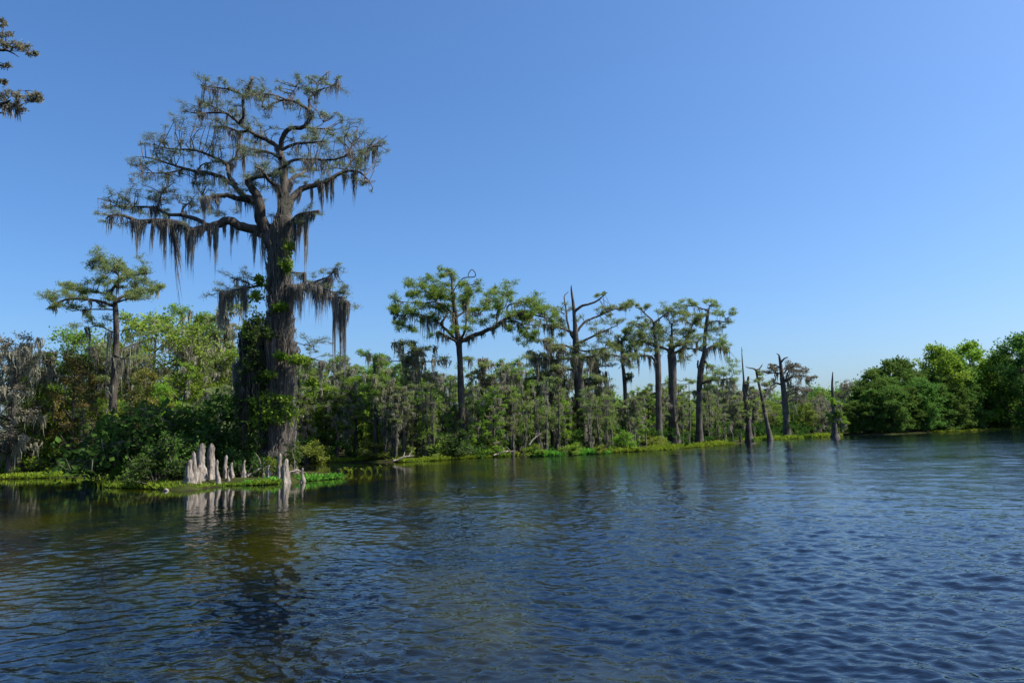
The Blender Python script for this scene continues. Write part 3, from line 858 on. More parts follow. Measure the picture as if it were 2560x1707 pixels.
# ---- medium flat-topped cypress of the left forest
T = Traced("bald_cypress", "flat-topped cypress rising above the left forest on a slim dark trunk", 0, 600, 2.412, 59.0, 680)
T.trunk([(678, 1370, 90), (675, 1250, 56), (680, 1050, 46), (688, 850, 44), (700, 650, 36), (700, 520, 32), (695, 400, 30), (688, 340, 26)], M["bark"], 12, (6, 0.25, 1.0), 30)
for p_, a_, b_, d_ in [([(690, 400), (620, 375), (540, 360), (420, 355), (350, 380), (280, 415)], 22, 5, -1.0), ([(695, 420), (560, 418), (430, 428)], 10, 4, 1.0), ([(690, 370), (760, 330), (820, 300), (900, 300), (960, 300)], 22, 5, 1.4),
                       ([(688, 345), (660, 330), (690, 280), (720, 230), (690, 190), (600, 165), (540, 140)], 24, 4, 0.5), ([(715, 240), (760, 220), (830, 210), (900, 200)], 10, 4, -1.2), ([(720, 235), (740, 190), (720, 140)], 8, 3, 1.6),
                       ([(660, 330), (560, 310), (470, 300), (380, 290)], 12, 4, 2.4), ([(690, 380), (760, 360), (820, 350)], 14, 4, -3.0), ([(690, 690), (740, 715), (780, 690)], 14, 6, -2.0), ([(690, 680), (800, 630), (860, 620)], 12, 6, 1.5),
                       ([(690, 560), (600, 520), (520, 530)], 10, 4, -1.5)]:
    T.limb(p_, a_, b_, d_, M["bark"])
LC = [(320, 330, 50, 35), (390, 290, 55, 35), (460, 290, 55, 40), (540, 300, 55, 35), (600, 250, 55, 40), (560, 140, 40, 30), (620, 160, 55, 35), (690, 160, 55, 35), (760, 160, 50, 35), (720, 200, 55, 35), (790, 200, 50, 35), (860, 200, 50, 30),
      (640, 300, 50, 40), (760, 260, 60, 40), (830, 250, 50, 35), (900, 300, 40, 25), (960, 290, 35, 25), (420, 340, 55, 25), (520, 350, 50, 25), (620, 220, 50, 35), (310, 380, 35, 25), (700, 250, 50, 40), (800, 300, 60, 30)]
T.clumps(LC, spread=0.9, tw=0.022, ntw=11, nlf=14, L=0.2, W=0.042)
T.fray(70, 0.6, 1.4, 0.3, 0.02, 1, 0.25, 0.45, ntw=9, nlf=12, L=0.2, W=0.042)
T.beards([(330, 390, 90, 30), (340, 400, 60, 30), (300, 410, 30, 20), (530, 370, 70, 25), (500, 420, 90, 15), (770, 330, 60, 40), (810, 300, 60, 40), (905, 290, 50, 25), (940, 300, 70, 25), (720, 320, 80, 30), (420, 350, 50, 40), (600, 370, 40, 40),
          (700, 700, 200, 50), (640, 640, 200, 60), (560, 560, 160, 50), (740, 720, 240, 60), (800, 640, 200, 50), (840, 630, 150, 50), (680, 860, 250, 60)], n=26, wid=0.065)
T.done("cyp", mossm="moss_far")

# ---- broken-topped cypress and its neighbours
T = Traced("broken_cypress", "broad cypress with a tall bare broken spire behind the round bank bushes", 1300, 680, 3.136, 90.0, 490)
T.trunk([(498, 1380, 105), (490, 1250, 84), (478, 1050, 78), (460, 850, 74), (440, 700, 62), (438, 560, 50), (432, 430, 34), (424, 320, 27), (414, 220, 21), (404, 150, 15), (402, 104, 6)], M["dead"], 14, (6, 0.2, 1.4), 40)
for p_, a_, b_, d_ in [([(430, 310), (450, 290), (500, 262), (570, 243), (620, 215), (640, 198), (685, 160)], 32, 4, -1.0), ([(445, 470), (500, 400), (560, 365), (630, 340), (720, 298), (800, 280), (880, 268)], 26, 5, 1.5),
                       ([(450, 560), (540, 520), (620, 480), (700, 445), (760, 420)], 24, 5, -2.0), ([(445, 480), (380, 460), (320, 415), (220, 385), (140, 362)], 24, 5, 1.5), ([(440, 490), (350, 450), (260, 418), (160, 410), (40, 420)], 22, 4, -1.5),
                       ([(440, 560), (395, 480), (370, 380), (355, 250), (348, 190), (378, 155)], 26, 5, 2.0), ([(445, 620), (380, 585), (330, 572), (280, 574)], 20, 14, -1.0), ([(455, 780), (380, 765), (310, 775)], 26, 10, -2.0),
                       ([(450, 690), (560, 660), (700, 650), (780, 660), (860, 690)], 24, 6, -2.5), ([(450, 680), (340, 680), (200, 700), (120, 730)], 24, 6, 2.5), ([(350, 330), (280, 305), (220, 300)], 10, 4, 1.0), ([(440, 600), (520, 620), (640, 600), (760, 590)], 18, 5, 3)]:
    T.limb(p_, a_ * 0.82, b_, d_, M["dead"], bare=p_[-1] in ((378, 155), (685, 160)))
BC = [(820, 250, 60, 22), (740, 260, 60, 25), (860, 240, 40, 18), (640, 290, 50, 25), (700, 380, 60, 25), (780, 390, 60, 25), (620, 400, 60, 25), (560, 440, 60, 40), (660, 520, 50, 25), (600, 185, 30, 12), (660, 165, 25, 12),
      (320, 280, 50, 30), (260, 310, 50, 20), (200, 340, 50, 20), (120, 380, 50, 20), (330, 400, 50, 25), (420, 580, 60, 40), (500, 560, 70, 40), (560, 590, 70, 35), (640, 620, 70, 25), (720, 590, 60, 20), (800, 600, 60, 20),
      (460, 640, 80, 40), (300, 690, 80, 35), (200, 700, 80, 35), (150, 730, 60, 30), (360, 680, 70, 30), (540, 660, 80, 30), (680, 640, 60, 25), (820, 690, 60, 20), (140, 540, 40, 25), (60, 440, 40, 15), (340, 620, 60, 30), (440, 380, 50, 40)]
T.clumps(BC, spread=1.2, tw=0.028, ntw=7, nlf=14, L=0.27, W=0.05)
T.fray(60, 0.7, 1.6, 0.3, 0.025, 1, 0.3, 0.45, ntw=9, nlf=10, L=0.27, W=0.05)
BM = [(220, 510, 110, 60), (250, 540, 90, 50), (180, 600, 80, 50), (110, 650, 70, 40), (190, 430, 90, 12), (250, 425, 70, 12), (120, 400, 60, 12), (320, 690, 160, 80), (240, 710, 220, 80), (420, 700, 150, 70), (500, 680, 130, 70), (560, 670, 110, 70), (640, 660, 90, 70),
      (720, 655, 60, 60), (800, 670, 70, 50), (870, 690, 80, 50), (930, 720, 120, 12), (180, 740, 200, 70), (380, 770, 130, 60), (560, 880, 200, 60), (520, 870, 260, 50), (690, 440, 40, 25), (620, 470, 60, 30), (330, 580, 80, 15), (400, 600, 140, 50), (460, 600, 120, 60),
      (480, 800, 300, 60), (440, 900, 300, 40), (300, 750, 240, 60), (140, 780, 150, 40)]
T.scatter_moss(45, 0.4, 1.7, 0.3, 14, 0.05, 0.5)
T.beards(BM, n=42, wid=0.06)
T.done("cyp", mossm="moss_far")

T = Traced("bald_cypress", "cypress with a forked slanting top and dark low limb, left of the thick double-limbed one", 1300, 680, 3.136, 94.0, 1090)
T.trunk([(1092, 1330, 64), (1090, 1200, 52), (1085, 950, 48), (1082, 750, 48), (1075, 620, 40), (1058, 500, 26), (1050, 400, 20)], M["dead"], 10, (5, 0.15, 1), 30)
for p_, a_, b_, d_ in [([(1050, 405), (1030, 370), (980, 325), (940, 290), (905, 278)], 18, 5, -0.6), ([(1050, 400), (1090, 370), (1140, 330), (1190, 300), (1232, 272)], 18, 5, 0.6), ([(1075, 720), (1030, 665), (980, 655), (900, 660), (800, 655)], 26, 5, -2.0),
                       ([(1080, 600), (1000, 560), (940, 545), (880, 560)], 16, 5, 2.0), ([(1065, 540), (980, 500), (900, 480)], 12, 4, -1.0), ([(1055, 440), (960, 410), (880, 400)], 10, 4, 1.0)]:
    T.limb(p_, a_ * 0.82, b_, d_, M["dead"])
T.clumps([(900, 470, 60, 25), (960, 460, 60, 30), (1030, 480, 60, 35), (1080, 460, 60, 30), (1000, 520, 70, 30), (920, 530, 60, 25), (880, 400, 50, 15), (980, 410, 50, 18), (1080, 300, 50, 25), (1140, 310, 50, 20), (960, 620, 60, 20), (880, 650, 50, 20), (1050, 560, 60, 30)], spread=1.0, tw=0.028, ntw=8, nlf=14, L=0.27, W=0.05)
T.fray(36, 0.7, 1.6, 0.3, 0.025, 1, 0.3, 0.45, ntw=9, nlf=12, L=0.27, W=0.05)
T.scatter_moss(45, 0.4, 1.7, 0.3, 14, 0.05, 0.5)
T.beards([(930, 690, 160, 14), (980, 650, 90, 20), (860, 540, 60, 40), (900, 560, 50, 40), (890, 700, 70, 40), (1080, 680, 160, 50), (1050, 700, 110, 40), (1120, 740, 120, 15), (1010, 780, 90, 30), (1100, 620, 140, 60), (840, 680, 60, 40), (1090, 800, 250, 30)], n=34, wid=0.06)
T.done("cyp", mossm="moss_far")

T = Traced("bald_cypress", "thick cypress whose trunk splits into heavy curved limbs under a shared flat crown", 1300, 680, 3.136, 98.0, 1200)
T.trunk([(1210, 1310, 90), (1200, 1200, 66), (1195, 1000, 60), (1195, 800, 58), (1192, 680, 64), (1185, 630, 50), (1190, 500, 18), (1188, 400, 10)], M["dead"], 12, (6, 0.15, 1), 30)
for p_, a_, b_, d_ in [([(1195, 650), (1150, 605), (1080, 580), (1020, 555), (960, 540), (920, 525)], 30, 5, -1.2), ([(1195, 645), (1210, 590), (1250, 575), (1330, 548), (1400, 545)], 28, 10, -1.5), ([(1200, 640), (1260, 610), (1290, 560), (1340, 440), (1345, 410), (1420, 370)], 30, 5, 1.5),
                       ([(1345, 412), (1300, 385), (1250, 350)], 12, 4, 0.8), ([(1188, 410), (1160, 370), (1140, 335)], 10, 3, 0.5), ([(1192, 405), (1230, 385), (1290, 375)], 10, 4, -1.5), ([(1190, 500), (1120, 470), (1060, 470)], 10, 4, 2.5)]:
    T.limb(p_, a_ * 0.82, b_, d_, M["dead"])
T.clumps([(1100, 500, 60, 35), (1160, 450, 60, 35), (1220, 460, 60, 35), (1280, 470, 60, 40), (1340, 460, 60, 35), (1260, 310, 50, 25), (1320, 320, 50, 30), (1380, 340, 60, 30), (1420, 370, 40, 25), (1220, 520, 70, 30), (1140, 540, 60, 25), (1300, 530, 60, 25), (1240, 400, 60, 25), (1080, 420, 40, 25), (1390, 430, 50, 35), (1350, 520, 60, 30), (1260, 660, 50, 40), (1300, 680, 50, 40), (1310, 860, 50, 20)],
         spread=1.2, tw=0.028, ntw=9, nlf=14, L=0.27, W=0.05)
T.fray(40, 0.7, 1.6, 0.3, 0.025, 1, 0.3, 0.45, ntw=9, nlf=12, L=0.27, W=0.05)
T.scatter_moss(45, 0.4, 1.7, 0.3, 14, 0.05, 0.5)
T.beards([(1300, 690, 140, 50), (1350, 740, 130, 25), (1330, 880, 120, 50), (1260, 720, 90, 40), (1180, 860, 60, 20), (1380, 640, 60, 12), (1000, 560, 50, 40), (1210, 1000, 270, 30), (1220, 650, 110, 60), (1170, 620, 90, 60), (1290, 760, 160, 40)], n=36, wid=0.06)
T.done("cyp", mossm="moss_far")

T = Traced("bald_cypress", "cypress with a bare zigzag top limb, last big one before the dead trees", 1300, 680, 3.136, 102.0, 1405)
T.trunk([(1408, 1320, 66), (1406, 1200, 50), (1406, 1000, 46), (1410, 850, 46), (1425, 740, 46), (1445, 640, 36), (1448, 540, 28), (1456, 440, 26), (1470, 350, 24), (1478, 295, 16)], M["dead"], 11, (5, 0.15, 1), 32)
for p_, a_, b_, d_ in [([(1478, 300), (1420, 285), (1380, 268), (1320, 265), (1292, 255)], 15, 4, -0.8), ([(1478, 298), (1490, 265), (1525, 240), (1550, 240)], 12, 4, 0.8), ([(1465, 400), (1510, 388), (1570, 386), (1606, 392), (1610, 366), (1638, 362)], 14, 5, -0.6),
                       ([(1445, 620), (1500, 580), (1560, 570), (1620, 590)], 18, 5, 1.8), ([(1410, 800), (1395, 740), (1395, 690)], 22, 12, -0.5), ([(1410, 880), (1470, 855), (1530, 845), (1600, 840), (1660, 830)], 26, 6, -2.0), ([(1460, 460), (1520, 440), (1580, 430)], 12, 4, 2),
                       ([(1440, 620), (1360, 600), (1250, 600)], 18, 6, 2.0), ([(1440, 680), (1480, 740)], 20, 12, -1.0)]:
    T.limb(p_, a_ * 0.82, b_, d_, M["dead"])
T.clumps([(1380, 250, 50, 20), (1440, 240, 40, 18), (1530, 250, 40, 25), (1560, 310, 40, 25), (1430, 330, 40, 30), (1520, 340, 50, 25), (1460, 460, 50, 35), (1520, 460, 50, 35), (1580, 520, 50, 30), (1600, 560, 50, 25), (1500, 520, 60, 30), (1420, 500, 50, 30), (1430, 570, 50, 30), (1540, 580, 50, 25), (1630, 700, 40, 40), (1660, 720, 40, 30), (1600, 790, 60, 30), (1540, 790, 60, 30), (1490, 800, 50, 30), (1500, 900, 50, 25)],
         spread=1.1, tw=0.028, ntw=8, nlf=14, L=0.27, W=0.05)
T.fray(40, 0.7, 1.6, 0.3, 0.025, 1, 0.3, 0.45, ntw=9, nlf=12, L=0.27, W=0.05)
T.scatter_moss(45, 0.4, 1.7, 0.3, 14, 0.05, 0.5)
T.beards([(1530, 600, 130, 25), (1565, 600, 200, 40), (1600, 600, 130, 30), (1500, 600, 100, 20), (1560, 790, 120, 60), (1620, 780, 120, 60), (1660, 690, 90, 40), (1590, 850, 110, 12), (1350, 620, 70, 50), (1640, 830, 70, 40), (1480, 690, 70, 20), (1660, 780, 120, 40), (1540, 740, 90, 60)], n=26, wid=0.09)
T.done("cyp", mossm="moss_far")

T = Traced("bald_cypress", "thin-trunked cypress with a small tufted top alone in a gap of sky", 1300, 680, 3.136, 95.0, 835)
T.trunk([(838, 1340, 44), (832, 1200, 28), (826, 1000, 30), (820, 850, 30), (806, 720, 24), (800, 620, 20), (795, 520, 12)], M["bark"], 9, (5, 0.15, 1), 26)
for p_, a_, b_, d_ in [([(815, 830), (850, 820), (880, 810)], 12, 4, -0.6), ([(797, 560), (770, 530), (745, 500)], 10, 4, 0.5), ([(797, 560), (830, 490), (870, 440)], 10, 4, -1), ([(800, 640), (860, 610), (910, 610)], 10, 4, 1)]:
    T.limb(p_, a_, b_, d_, M["bark"])
T.clumps([(800, 480, 40, 30), (850, 460, 45, 30), (830, 510, 45, 25), (770, 590, 40, 18), (860, 600, 50, 20), (880, 560, 45, 22), (740, 580, 40, 15), (860, 815, 30, 16)], spread=0.8, tw=0.028, ntw=12, nlf=12, L=0.25, W=0.1)
T.scatter_moss(45, 0.4, 1.7, 0.3, 14, 0.05, 0.5)
T.beards([(795, 520, 90, 40), (760, 600, 60, 40), (870, 620, 70, 60), (850, 830, 80, 40), (875, 840, 90, 20), (830, 730, 40, 30), (800, 600, 90, 50)], n=36, wid=0.06)
T.done("cyp", mossm="moss_far")

# ---- dead and half-dead trees at the end of the point
DD = M["dead"]
T = Traced("dead_cypress", "dead cypress with a tall needle-thin spire above a short broken stub", 1750, 820, 2.904, 114.0, 350)
T.trunk([(362, 835, 70), (354, 760, 48), (345, 650, 40), (335, 560, 31), (326, 480, 38), (322, 420, 30), (318, 380, 15), (312, 300, 11), (306, 220, 8), (302, 138, 3)], DD, 12, (6, 0.25, 1.0), 36)
for p_, a_, b_, d_ in [([(326, 470), (345, 420), (352, 350)], 30, 14, -0.6), ([(340, 510), (380, 495), (410, 470), (432, 460)], 14, 6, 0.8), ([(304, 165), (312, 160)], 5, 3, 0)]:
    T.limb(p_, a_, b_, d_, DD, blunt=True)
T.clumps([(380, 400, 40, 20), (360, 560, 30, 30), (300, 560, 25, 30), (350, 640, 30, 40)], spread=0.5, tw=0.03, ntw=10, nlf=9, L=0.3, W=0.12)
T.beards([(340, 500, 60, 30), (380, 490, 40, 30), (330, 620, 120, 40), (370, 700, 120, 30), (310, 520, 80, 30)], n=18, wid=0.09)
T.done("cyp", mossm="moss_far")

T = Traced("dead_cypress", "dead leaning cypress with a Y-shaped bare fork on top", 1750, 820, 2.904, 128.0, 505)
T.trunk([(505, 800, 44), (488, 700, 28), (468, 600, 26), (450, 500, 23), (430, 420, 18), (415, 350, 15), (405, 300, 13)], DD, 10, (5, 0.2, 1.0), 28)
for p_, a_, b_, d_ in [([(405, 305), (390, 294), (360, 290), (332, 280)], 14, 4, -0.6), ([(407, 305), (430, 295), (448, 272), (454, 262)], 13, 4, 0.6), ([(470, 500), (490, 455), (530, 435), (556, 418)], 20, 8, 1.0)]:
    T.limb(p_, a_, b_, d_, DD)
T.clumps([(420, 360, 30, 30), (500, 400, 40, 25), (480, 560, 40, 30), (440, 330, 25, 15)], spread=0.6, tw=0.03, ntw=10, nlf=8, L=0.3, W=0.12)
T.beards([(500, 450, 70, 40), (540, 430, 60, 30), (470, 600, 80, 30)], n=18, wid=0.1)
T.done("cyp", mossm="moss_far")

T = Traced("dead_cypress", "dead grey cypress with a hooked horn-like top and bare mossy twigs", 1750, 820, 2.904, 148.0, 625)
T.trunk([(633, 785, 58), (628, 680, 46), (618, 560, 42), (606, 440, 36), (594, 340, 30), (585, 260, 22), (578, 220, 16), (572, 195, 10), (555, 184, 4)], DD, 11, (5, 0.15, 1.2), 32)
for p_, a_, b_, d_ in [([(588, 250), (605, 228), (625, 215), (640, 212)], 16, 5, -0.6), ([(596, 350), (640, 290), (690, 280), (730, 290)], 14, 4, 1.5), ([(600, 400), (680, 350), (760, 350), (810, 380)], 16, 4, -1.5), ([(590, 330), (540, 325), (500, 330)], 12, 4, 1), ([(592, 290), (545, 270), (500, 290)], 10, 4, -1),
                       ([(610, 480), (700, 440), (780, 460)], 14, 4, 2), ([(612, 540), (700, 520), (760, 560)], 12, 4, -2), ([(600, 420), (560, 400), (520, 420), (490, 470)], 16, 5, 1), ([(600, 300), (650, 300), (640, 370)], 10, 4, 2), ([(620, 380), (650, 300), (700, 260)], 12, 4, -2)]:
    T.limb(p_, a_, b_, d_, DD)
T.clumps([(680, 300, 35, 20), (720, 310, 40, 25), (650, 345, 45, 35), (720, 360, 55, 35), (780, 370, 45, 30), (700, 420, 60, 40), (770, 440, 45, 35), (540, 290, 40, 25), (510, 310, 35, 25), (690, 500, 55, 40), (740, 540, 45, 40), (650, 420, 40, 40), (540, 400, 40, 25), (700, 330, 40, 20)],
         spread=1.2, tw=0.04, ntw=8, nlf=7, L=0.3, W=0.12)
T.fray(50, 0.8, 1.9, 0.3, 0.03, 1, 0.3, 0.45, zmax=T.pt(0, 265)[2], ntw=9, nlf=6, L=0.3, W=0.11)
T.beards([(660, 400, 120, 40), (700, 440, 140, 50), (740, 470, 120, 50), (720, 380, 70, 50), (770, 400, 80, 40), (640, 480, 160, 40), (690, 560, 110, 50), (520, 440, 100, 30), (540, 350, 60, 25), (620, 600, 140, 40)], n=26, wid=0.12)
T.done("grey", mossm="moss_far")

T = Traced("dead_cypress", "lone pointed dead trunk with a swollen base standing in open water", 1750, 820, 2.904, 142.0, 980, z=0.0)
T.trunk([(985, 798, 64), (980, 750, 38), (976, 680, 30), (972, 580, 26), (966, 500, 22), (960, 420, 16), (962, 360, 11), (964, 318, 5)], DD, 11, (5, 0.28, 0.7), 30)
for p_, a_, b_, d_ in [([(962, 460), (945, 455), (935, 452)], 8, 4, 0.3), ([(974, 560), (1000, 560), (1030, 600)], 8, 4, -0.6), ([(975, 600), (950, 610), (925, 640)], 8, 4, 0.6), ([(978, 680), (1020, 660), (1060, 700)], 9, 4, 0.4)]:
    T.limb(p_, a_, b_, d_, DD)
T.clumps([(1000, 560, 25, 25), (1020, 620, 30, 30), (945, 630, 30, 30), (1040, 680, 30, 25), (955, 680, 30, 30), (990, 620, 25, 40), (960, 540, 18, 30)], spread=0.5, tw=0.03, ntw=12, nlf=12, L=0.28, W=0.13)
T.beards([(1010, 600, 80, 25), (1040, 660, 80, 30), (1020, 690, 70, 30), (950, 620, 80, 25), (985, 560, 120, 25), (1055, 700, 50, 20)], n=22, wid=0.1)
T.done("broad", mossm="moss_far")


# ------------------------------------------------------------------ generic trees: one of each kind, then copies
def build_kind(name, cat, trunk_g, crown_g, moss_g, tm, lm, mm="moss_far", twig="twig"):
    root = thing(name, "", cat, (0, 0, 0))
    if trunk_g is not None: trunk_g.build("trunk", [M[tm]], root)
    if crown_g is not None and crown_g.n: crown_g.build("crown", [M[lm], M[twig]], root, smooth=False)
    if moss_g is not None and moss_g.n: moss_g.build("moss_foliage", [M[mm]], root, smooth=False)
    root["used"] = 0
    return root


def kind_broad(H, R, nc, L, W, ntw, nlf, low=0.25, lm="broad", mossy=0, name="broadleaf_tree", crad=0.30, seedw=0.5):
    tg, cg, mg = Geo(), Geo(), Geo()
    x, y = rng.normal(size=2) * 0.05 * H
    S = smooth_line(np.array([[0, 0, -0.4, 0.022 * H], [x * 0.3, y * 0.3, 0.25 * H, 0.016 * H], [x * 0.7, y, 0.55 * H, 0.011 * H], [x, y, 0.85 * H, 0.004 * H]]), 16)
    tube(tg, S[:, :3], S[:, 3], 8, (5, 0.2, 0.08 * H), 0.04)
    C, Rd = [], []
    ga = rng.uniform(0, 6.28)
    for k in range(nc):
        t = low + (1 - low) * ((k + rng.uniform(0, 0.9)) / nc)
        env = R * math.sin(math.pi * min(1, max(0.06, (t - low) / (1 - low) * 0.86 + 0.14))) ** 0.55
        ga += 2.4 + rng.normal() * 0.35
        r = env * rng.uniform(0.35, 0.95)
        c = np.array([S[-1, 0] * t + r * math.cos(ga), S[-1, 1] * t + r * math.sin(ga), H * t * rng.uniform(0.94, 1.03)])
        cr = R * crad * rng.uniform(0.7, 1.3)
        c[2] = min(c[2], H - cr * 0.5)
        C.append(c); Rd.append((cr, cr, cr * 0.72))
        a = S[np.argmin(np.abs(S[:, 2] - (c[2] - r * 0.55 - 0.03 * H)))]
        m = (a[:3] + c) / 2 + np.array([0, 0, -0.05 * r]) + rng.normal(size=3) * 0.06 * r
        B = smooth_line(np.array([[*a[:3], a[3] * 0.55], [*m, a[3] * 0.35 + 0.01], [*c, 0.015]]), 7)
        tube(tg, B[:, :3], B[:, 3], 5)
    foliage(cg, C, Rd, ntw, nlf, L, W, 0.15, 0.004 * H * 0.35)
    if mossy:
        C = np.array(C)
        i = rng.integers(0, len(C), mossy)
        p = C[i] + rng.normal(size=(mossy, 3)) * np.array([crad * R, crad * R, 0.2 * crad * R]) * 0.7
        p[:, 2] -= crad * R * 0.35
        moss(mg, p, rng.uniform(0.06, 0.2, mossy) * H, 0.03 * H, 20, 0.008 * H)
    return build_kind(name, "tree", tg, cg, mg, "bark_far", lm)


def kind_cypress(H, spread, nl, L, W, ntw, nlf, mossn, low=0.45, lm="cyp", name="mossy_cypress", lean=0.03, mlen=(0.06, 0.2), cl=3):
    tg, cg, mg = Geo(), Geo(), Geo()
    x, y = rng.normal(size=2) * lean * H
    S = smooth_line(np.array([[0, 0, -0.4, 0.042 * H], [0, 0, 0.06 * H, 0.026 * H], [x * 0.4, y * 0.4, 0.4 * H, 0.018 * H], [x, y, 0.75 * H, 0.012 * H], [x * 1.2, y * 1.1, 0.98 * H, 0.003 * H]]), 24)
    tube(tg, S[:, :3], S[:, 3], 9, (6, 0.3, 0.06 * H), 0.05)
    C, Rd, roots = [], [], []
    ga = rng.uniform(0, 6.28)
    for k in range(nl):
        t = low + (0.97 - low) * ((k + rng.uniform(0, 0.8)) / nl)
        a = S[np.argmin(np.abs(S[:, 2] - H * t))]
        ga += 2.4 + rng.normal() * 0.4
        ln = spread * rng.uniform(0.5, 1.05) * (0.65 + 0.5 * math.sin(math.pi * min(1, (t - low) / (1 - low) * 0.9 + 0.1)))
        d = np.array([math.cos(ga), math.sin(ga), rng.uniform(0.0, 0.4)])
        p1 = a[:3] + d * ln * 0.45 + rng.normal(size=3) * 0.05 * ln
        p2 = a[:3] + d * ln + rng.normal(size=3) * 0.09 * ln
        Bm = smooth_line(np.array([[*a[:3], a[3] * 0.55], [*p1, a[3] * 0.35], [*p2, 0.02]]), 9)
        tube(tg, Bm[:, :3], Bm[:, 3], 5, None, 0.06)
        for q in range(cl):
            u = rng.uniform(0.35, 1.0)
            c = Bm[int(u * 8), :3] + rng.normal(size=3) * np.array([0.16, 0.16, 0.07]) * spread * 0.6 + np.array([0, 0, 0.04 * spread])
            cr = spread * rng.uniform(0.18, 0.34)
            C.append(c); Rd.append((cr, cr, cr * 0.45))
        for q in range(3):
            roots.append(Bm[rng.integers(1, 9), :3])
    foliage(cg, C, Rd, ntw, nlf, L, W, 0.2, 0.0016 * H)
    if mossn:
        roots = np.array(roots)
        i = rng.integers(0, len(roots), mossn)
        p = roots[i] + rng.normal(size=(mossn, 3)) * np.array([0.14, 0.14, 0.10]) * spread
        moss(mg, p, rng.uniform(*mlen, mossn) * H, 0.028 * H, 20, 0.0075 * H)
        k2 = mossn // 4
        sel = S[(S[:, 2] > 0.2 * H)]
        i = rng.integers(0, len(sel), k2)
        an = rng.uniform(0, 6.28, k2)
        moss(mg, np.c_[sel[i, 0] + np.cos(an) * sel[i, 3], sel[i, 1] + np.sin(an) * sel[i, 3], sel[i, 2]], rng.uniform(0.05, 0.14, k2) * H, 0.014 * H, 14, 0.007 * H)
    return build_kind(name, "tree", tg, cg, mg, "bark_far", lm)


def kind_shrub(H, R, nc, L, W, ntw, nlf, lm):
    tg, cg = Geo(), Geo()
    C, Rd = [], []
    for k in range(nc):
        a, r, z = rng.uniform(0, 6.28), R * math.sqrt(rng.uniform(0, 1)), rng.uniform(0.15, 0.85)
        c = np.array([math.cos(a) * r * (1.15 - 0.6 * z), math.sin(a) * r * (1.15 - 0.6 * z), z * H])
        C.append(c); cr = R * rng.uniform(0.28, 0.48); Rd.append((cr, cr, min(cr, 0.35 * H)))
        B = smooth_line(np.array([[0.1 * c[0], 0.1 * c[1], -0.2, 0.03 * H], [0.5 * c[0], 0.5 * c[1], 0.5 * c[2], 0.02 * H], [*c, 0.008]]), 6)
        tube(tg, B[:, :3], B[:, 3], 4)
    foliage(cg, C, Rd, ntw, nlf, L, W, 0.25, 0.006 * H)
    root = thing("shrub", "", "shrub", (0, 0, 0))
    tg.build("stems", [M["bark_far"]], root)
    cg.build("foliage", [M[lm], M["twig"]], root, smooth=False)
    root["used"] = 0
    return root


def sapling_kind(H):
    tg, cg, mg = Geo(), Geo(), Geo()
    x, y = rng.normal(size=2) * 0.06 * H
    S = smooth_line(np.array([[0, 0, -0.3, 0.018 * H], [x * 0.5, y * 0.5, 0.4 * H, 0.012 * H], [x, y, H, 0.003 * H]]), 12)
    tube(tg, S[:, :3], S[:, 3], 6, None, 0.05)
    C = [S[rng.integers(4, 12), :3] + rng.normal(size=3) * np.array([0.09, 0.09, 0.05]) * H for _ in range(11)]
    foliage(cg, C, [(0.09 * H, 0.09 * H, 0.06 * H)] * 11, 9, 9, 0.035 * H, 0.016 * H, 0.2, 0.003 * H)
    i = rng.integers(3, 12, 12)
    moss(mg, S[i, :3], rng.uniform(0.1, 0.3, 12) * H, 0.02 * H, 14, 0.009 * H)
    return build_kind("young_tree", "tree", tg, cg, mg, "bark_far", "broad")


def pole_kind(H):
    """A slim dark trunk, bare low down, with a small mossy top."""
    tg, cg, mg = Geo(), Geo(), Geo()
    x, y = rng.normal(size=2) * 0.04 * H
    S = smooth_line(np.array([[0, 0, -0.3, 0.040 * H], [0, 0, 0.05 * H, 0.022 * H], [x * 0.6, y * 0.6, 0.5 * H, 0.015 * H], [x, y, H, 0.004 * H]]), 16)
    tube(tg, S[:, :3], S[:, 3], 7, (5, 0.25, 0.06 * H), 0.05)
    C = []
    for _ in range(8):
        k = rng.integers(9, 16)
        a, l = rng.uniform(0, 6.28), rng.uniform(0.05, 0.15) * H
        e = S[k, :3] + np.array([math.cos(a) * l, math.sin(a) * l, 0.03 * H])
        B = smooth_line(np.array([[*S[k, :3], 0.006 * H], [*((S[k, :3] + e) / 2), 0.004 * H], [*e, 0.002 * H]]), 5)
        tube(tg, B[:, :3], B[:, 3], 4)
        C.append(e)
    foliage(cg, C, [(0.075 * H, 0.075 * H, 0.045 * H)] * 8, 10, 11, 0.026 * H, 0.008 * H, 0.2, 0.0016 * H)
    i = rng.integers(5, 16, 22)
    p = S[i, :3] + rng.normal(size=(22, 3)) * np.array([0.03, 0.03, 0.01]) * H
    moss(mg, p, rng.uniform(0.06, 0.22, 22) * H, 0.016 * H, 14, 0.006 * H)
    return build_kind("slim_cypress", "tree", tg, cg, mg, "bark_far", "cyp")


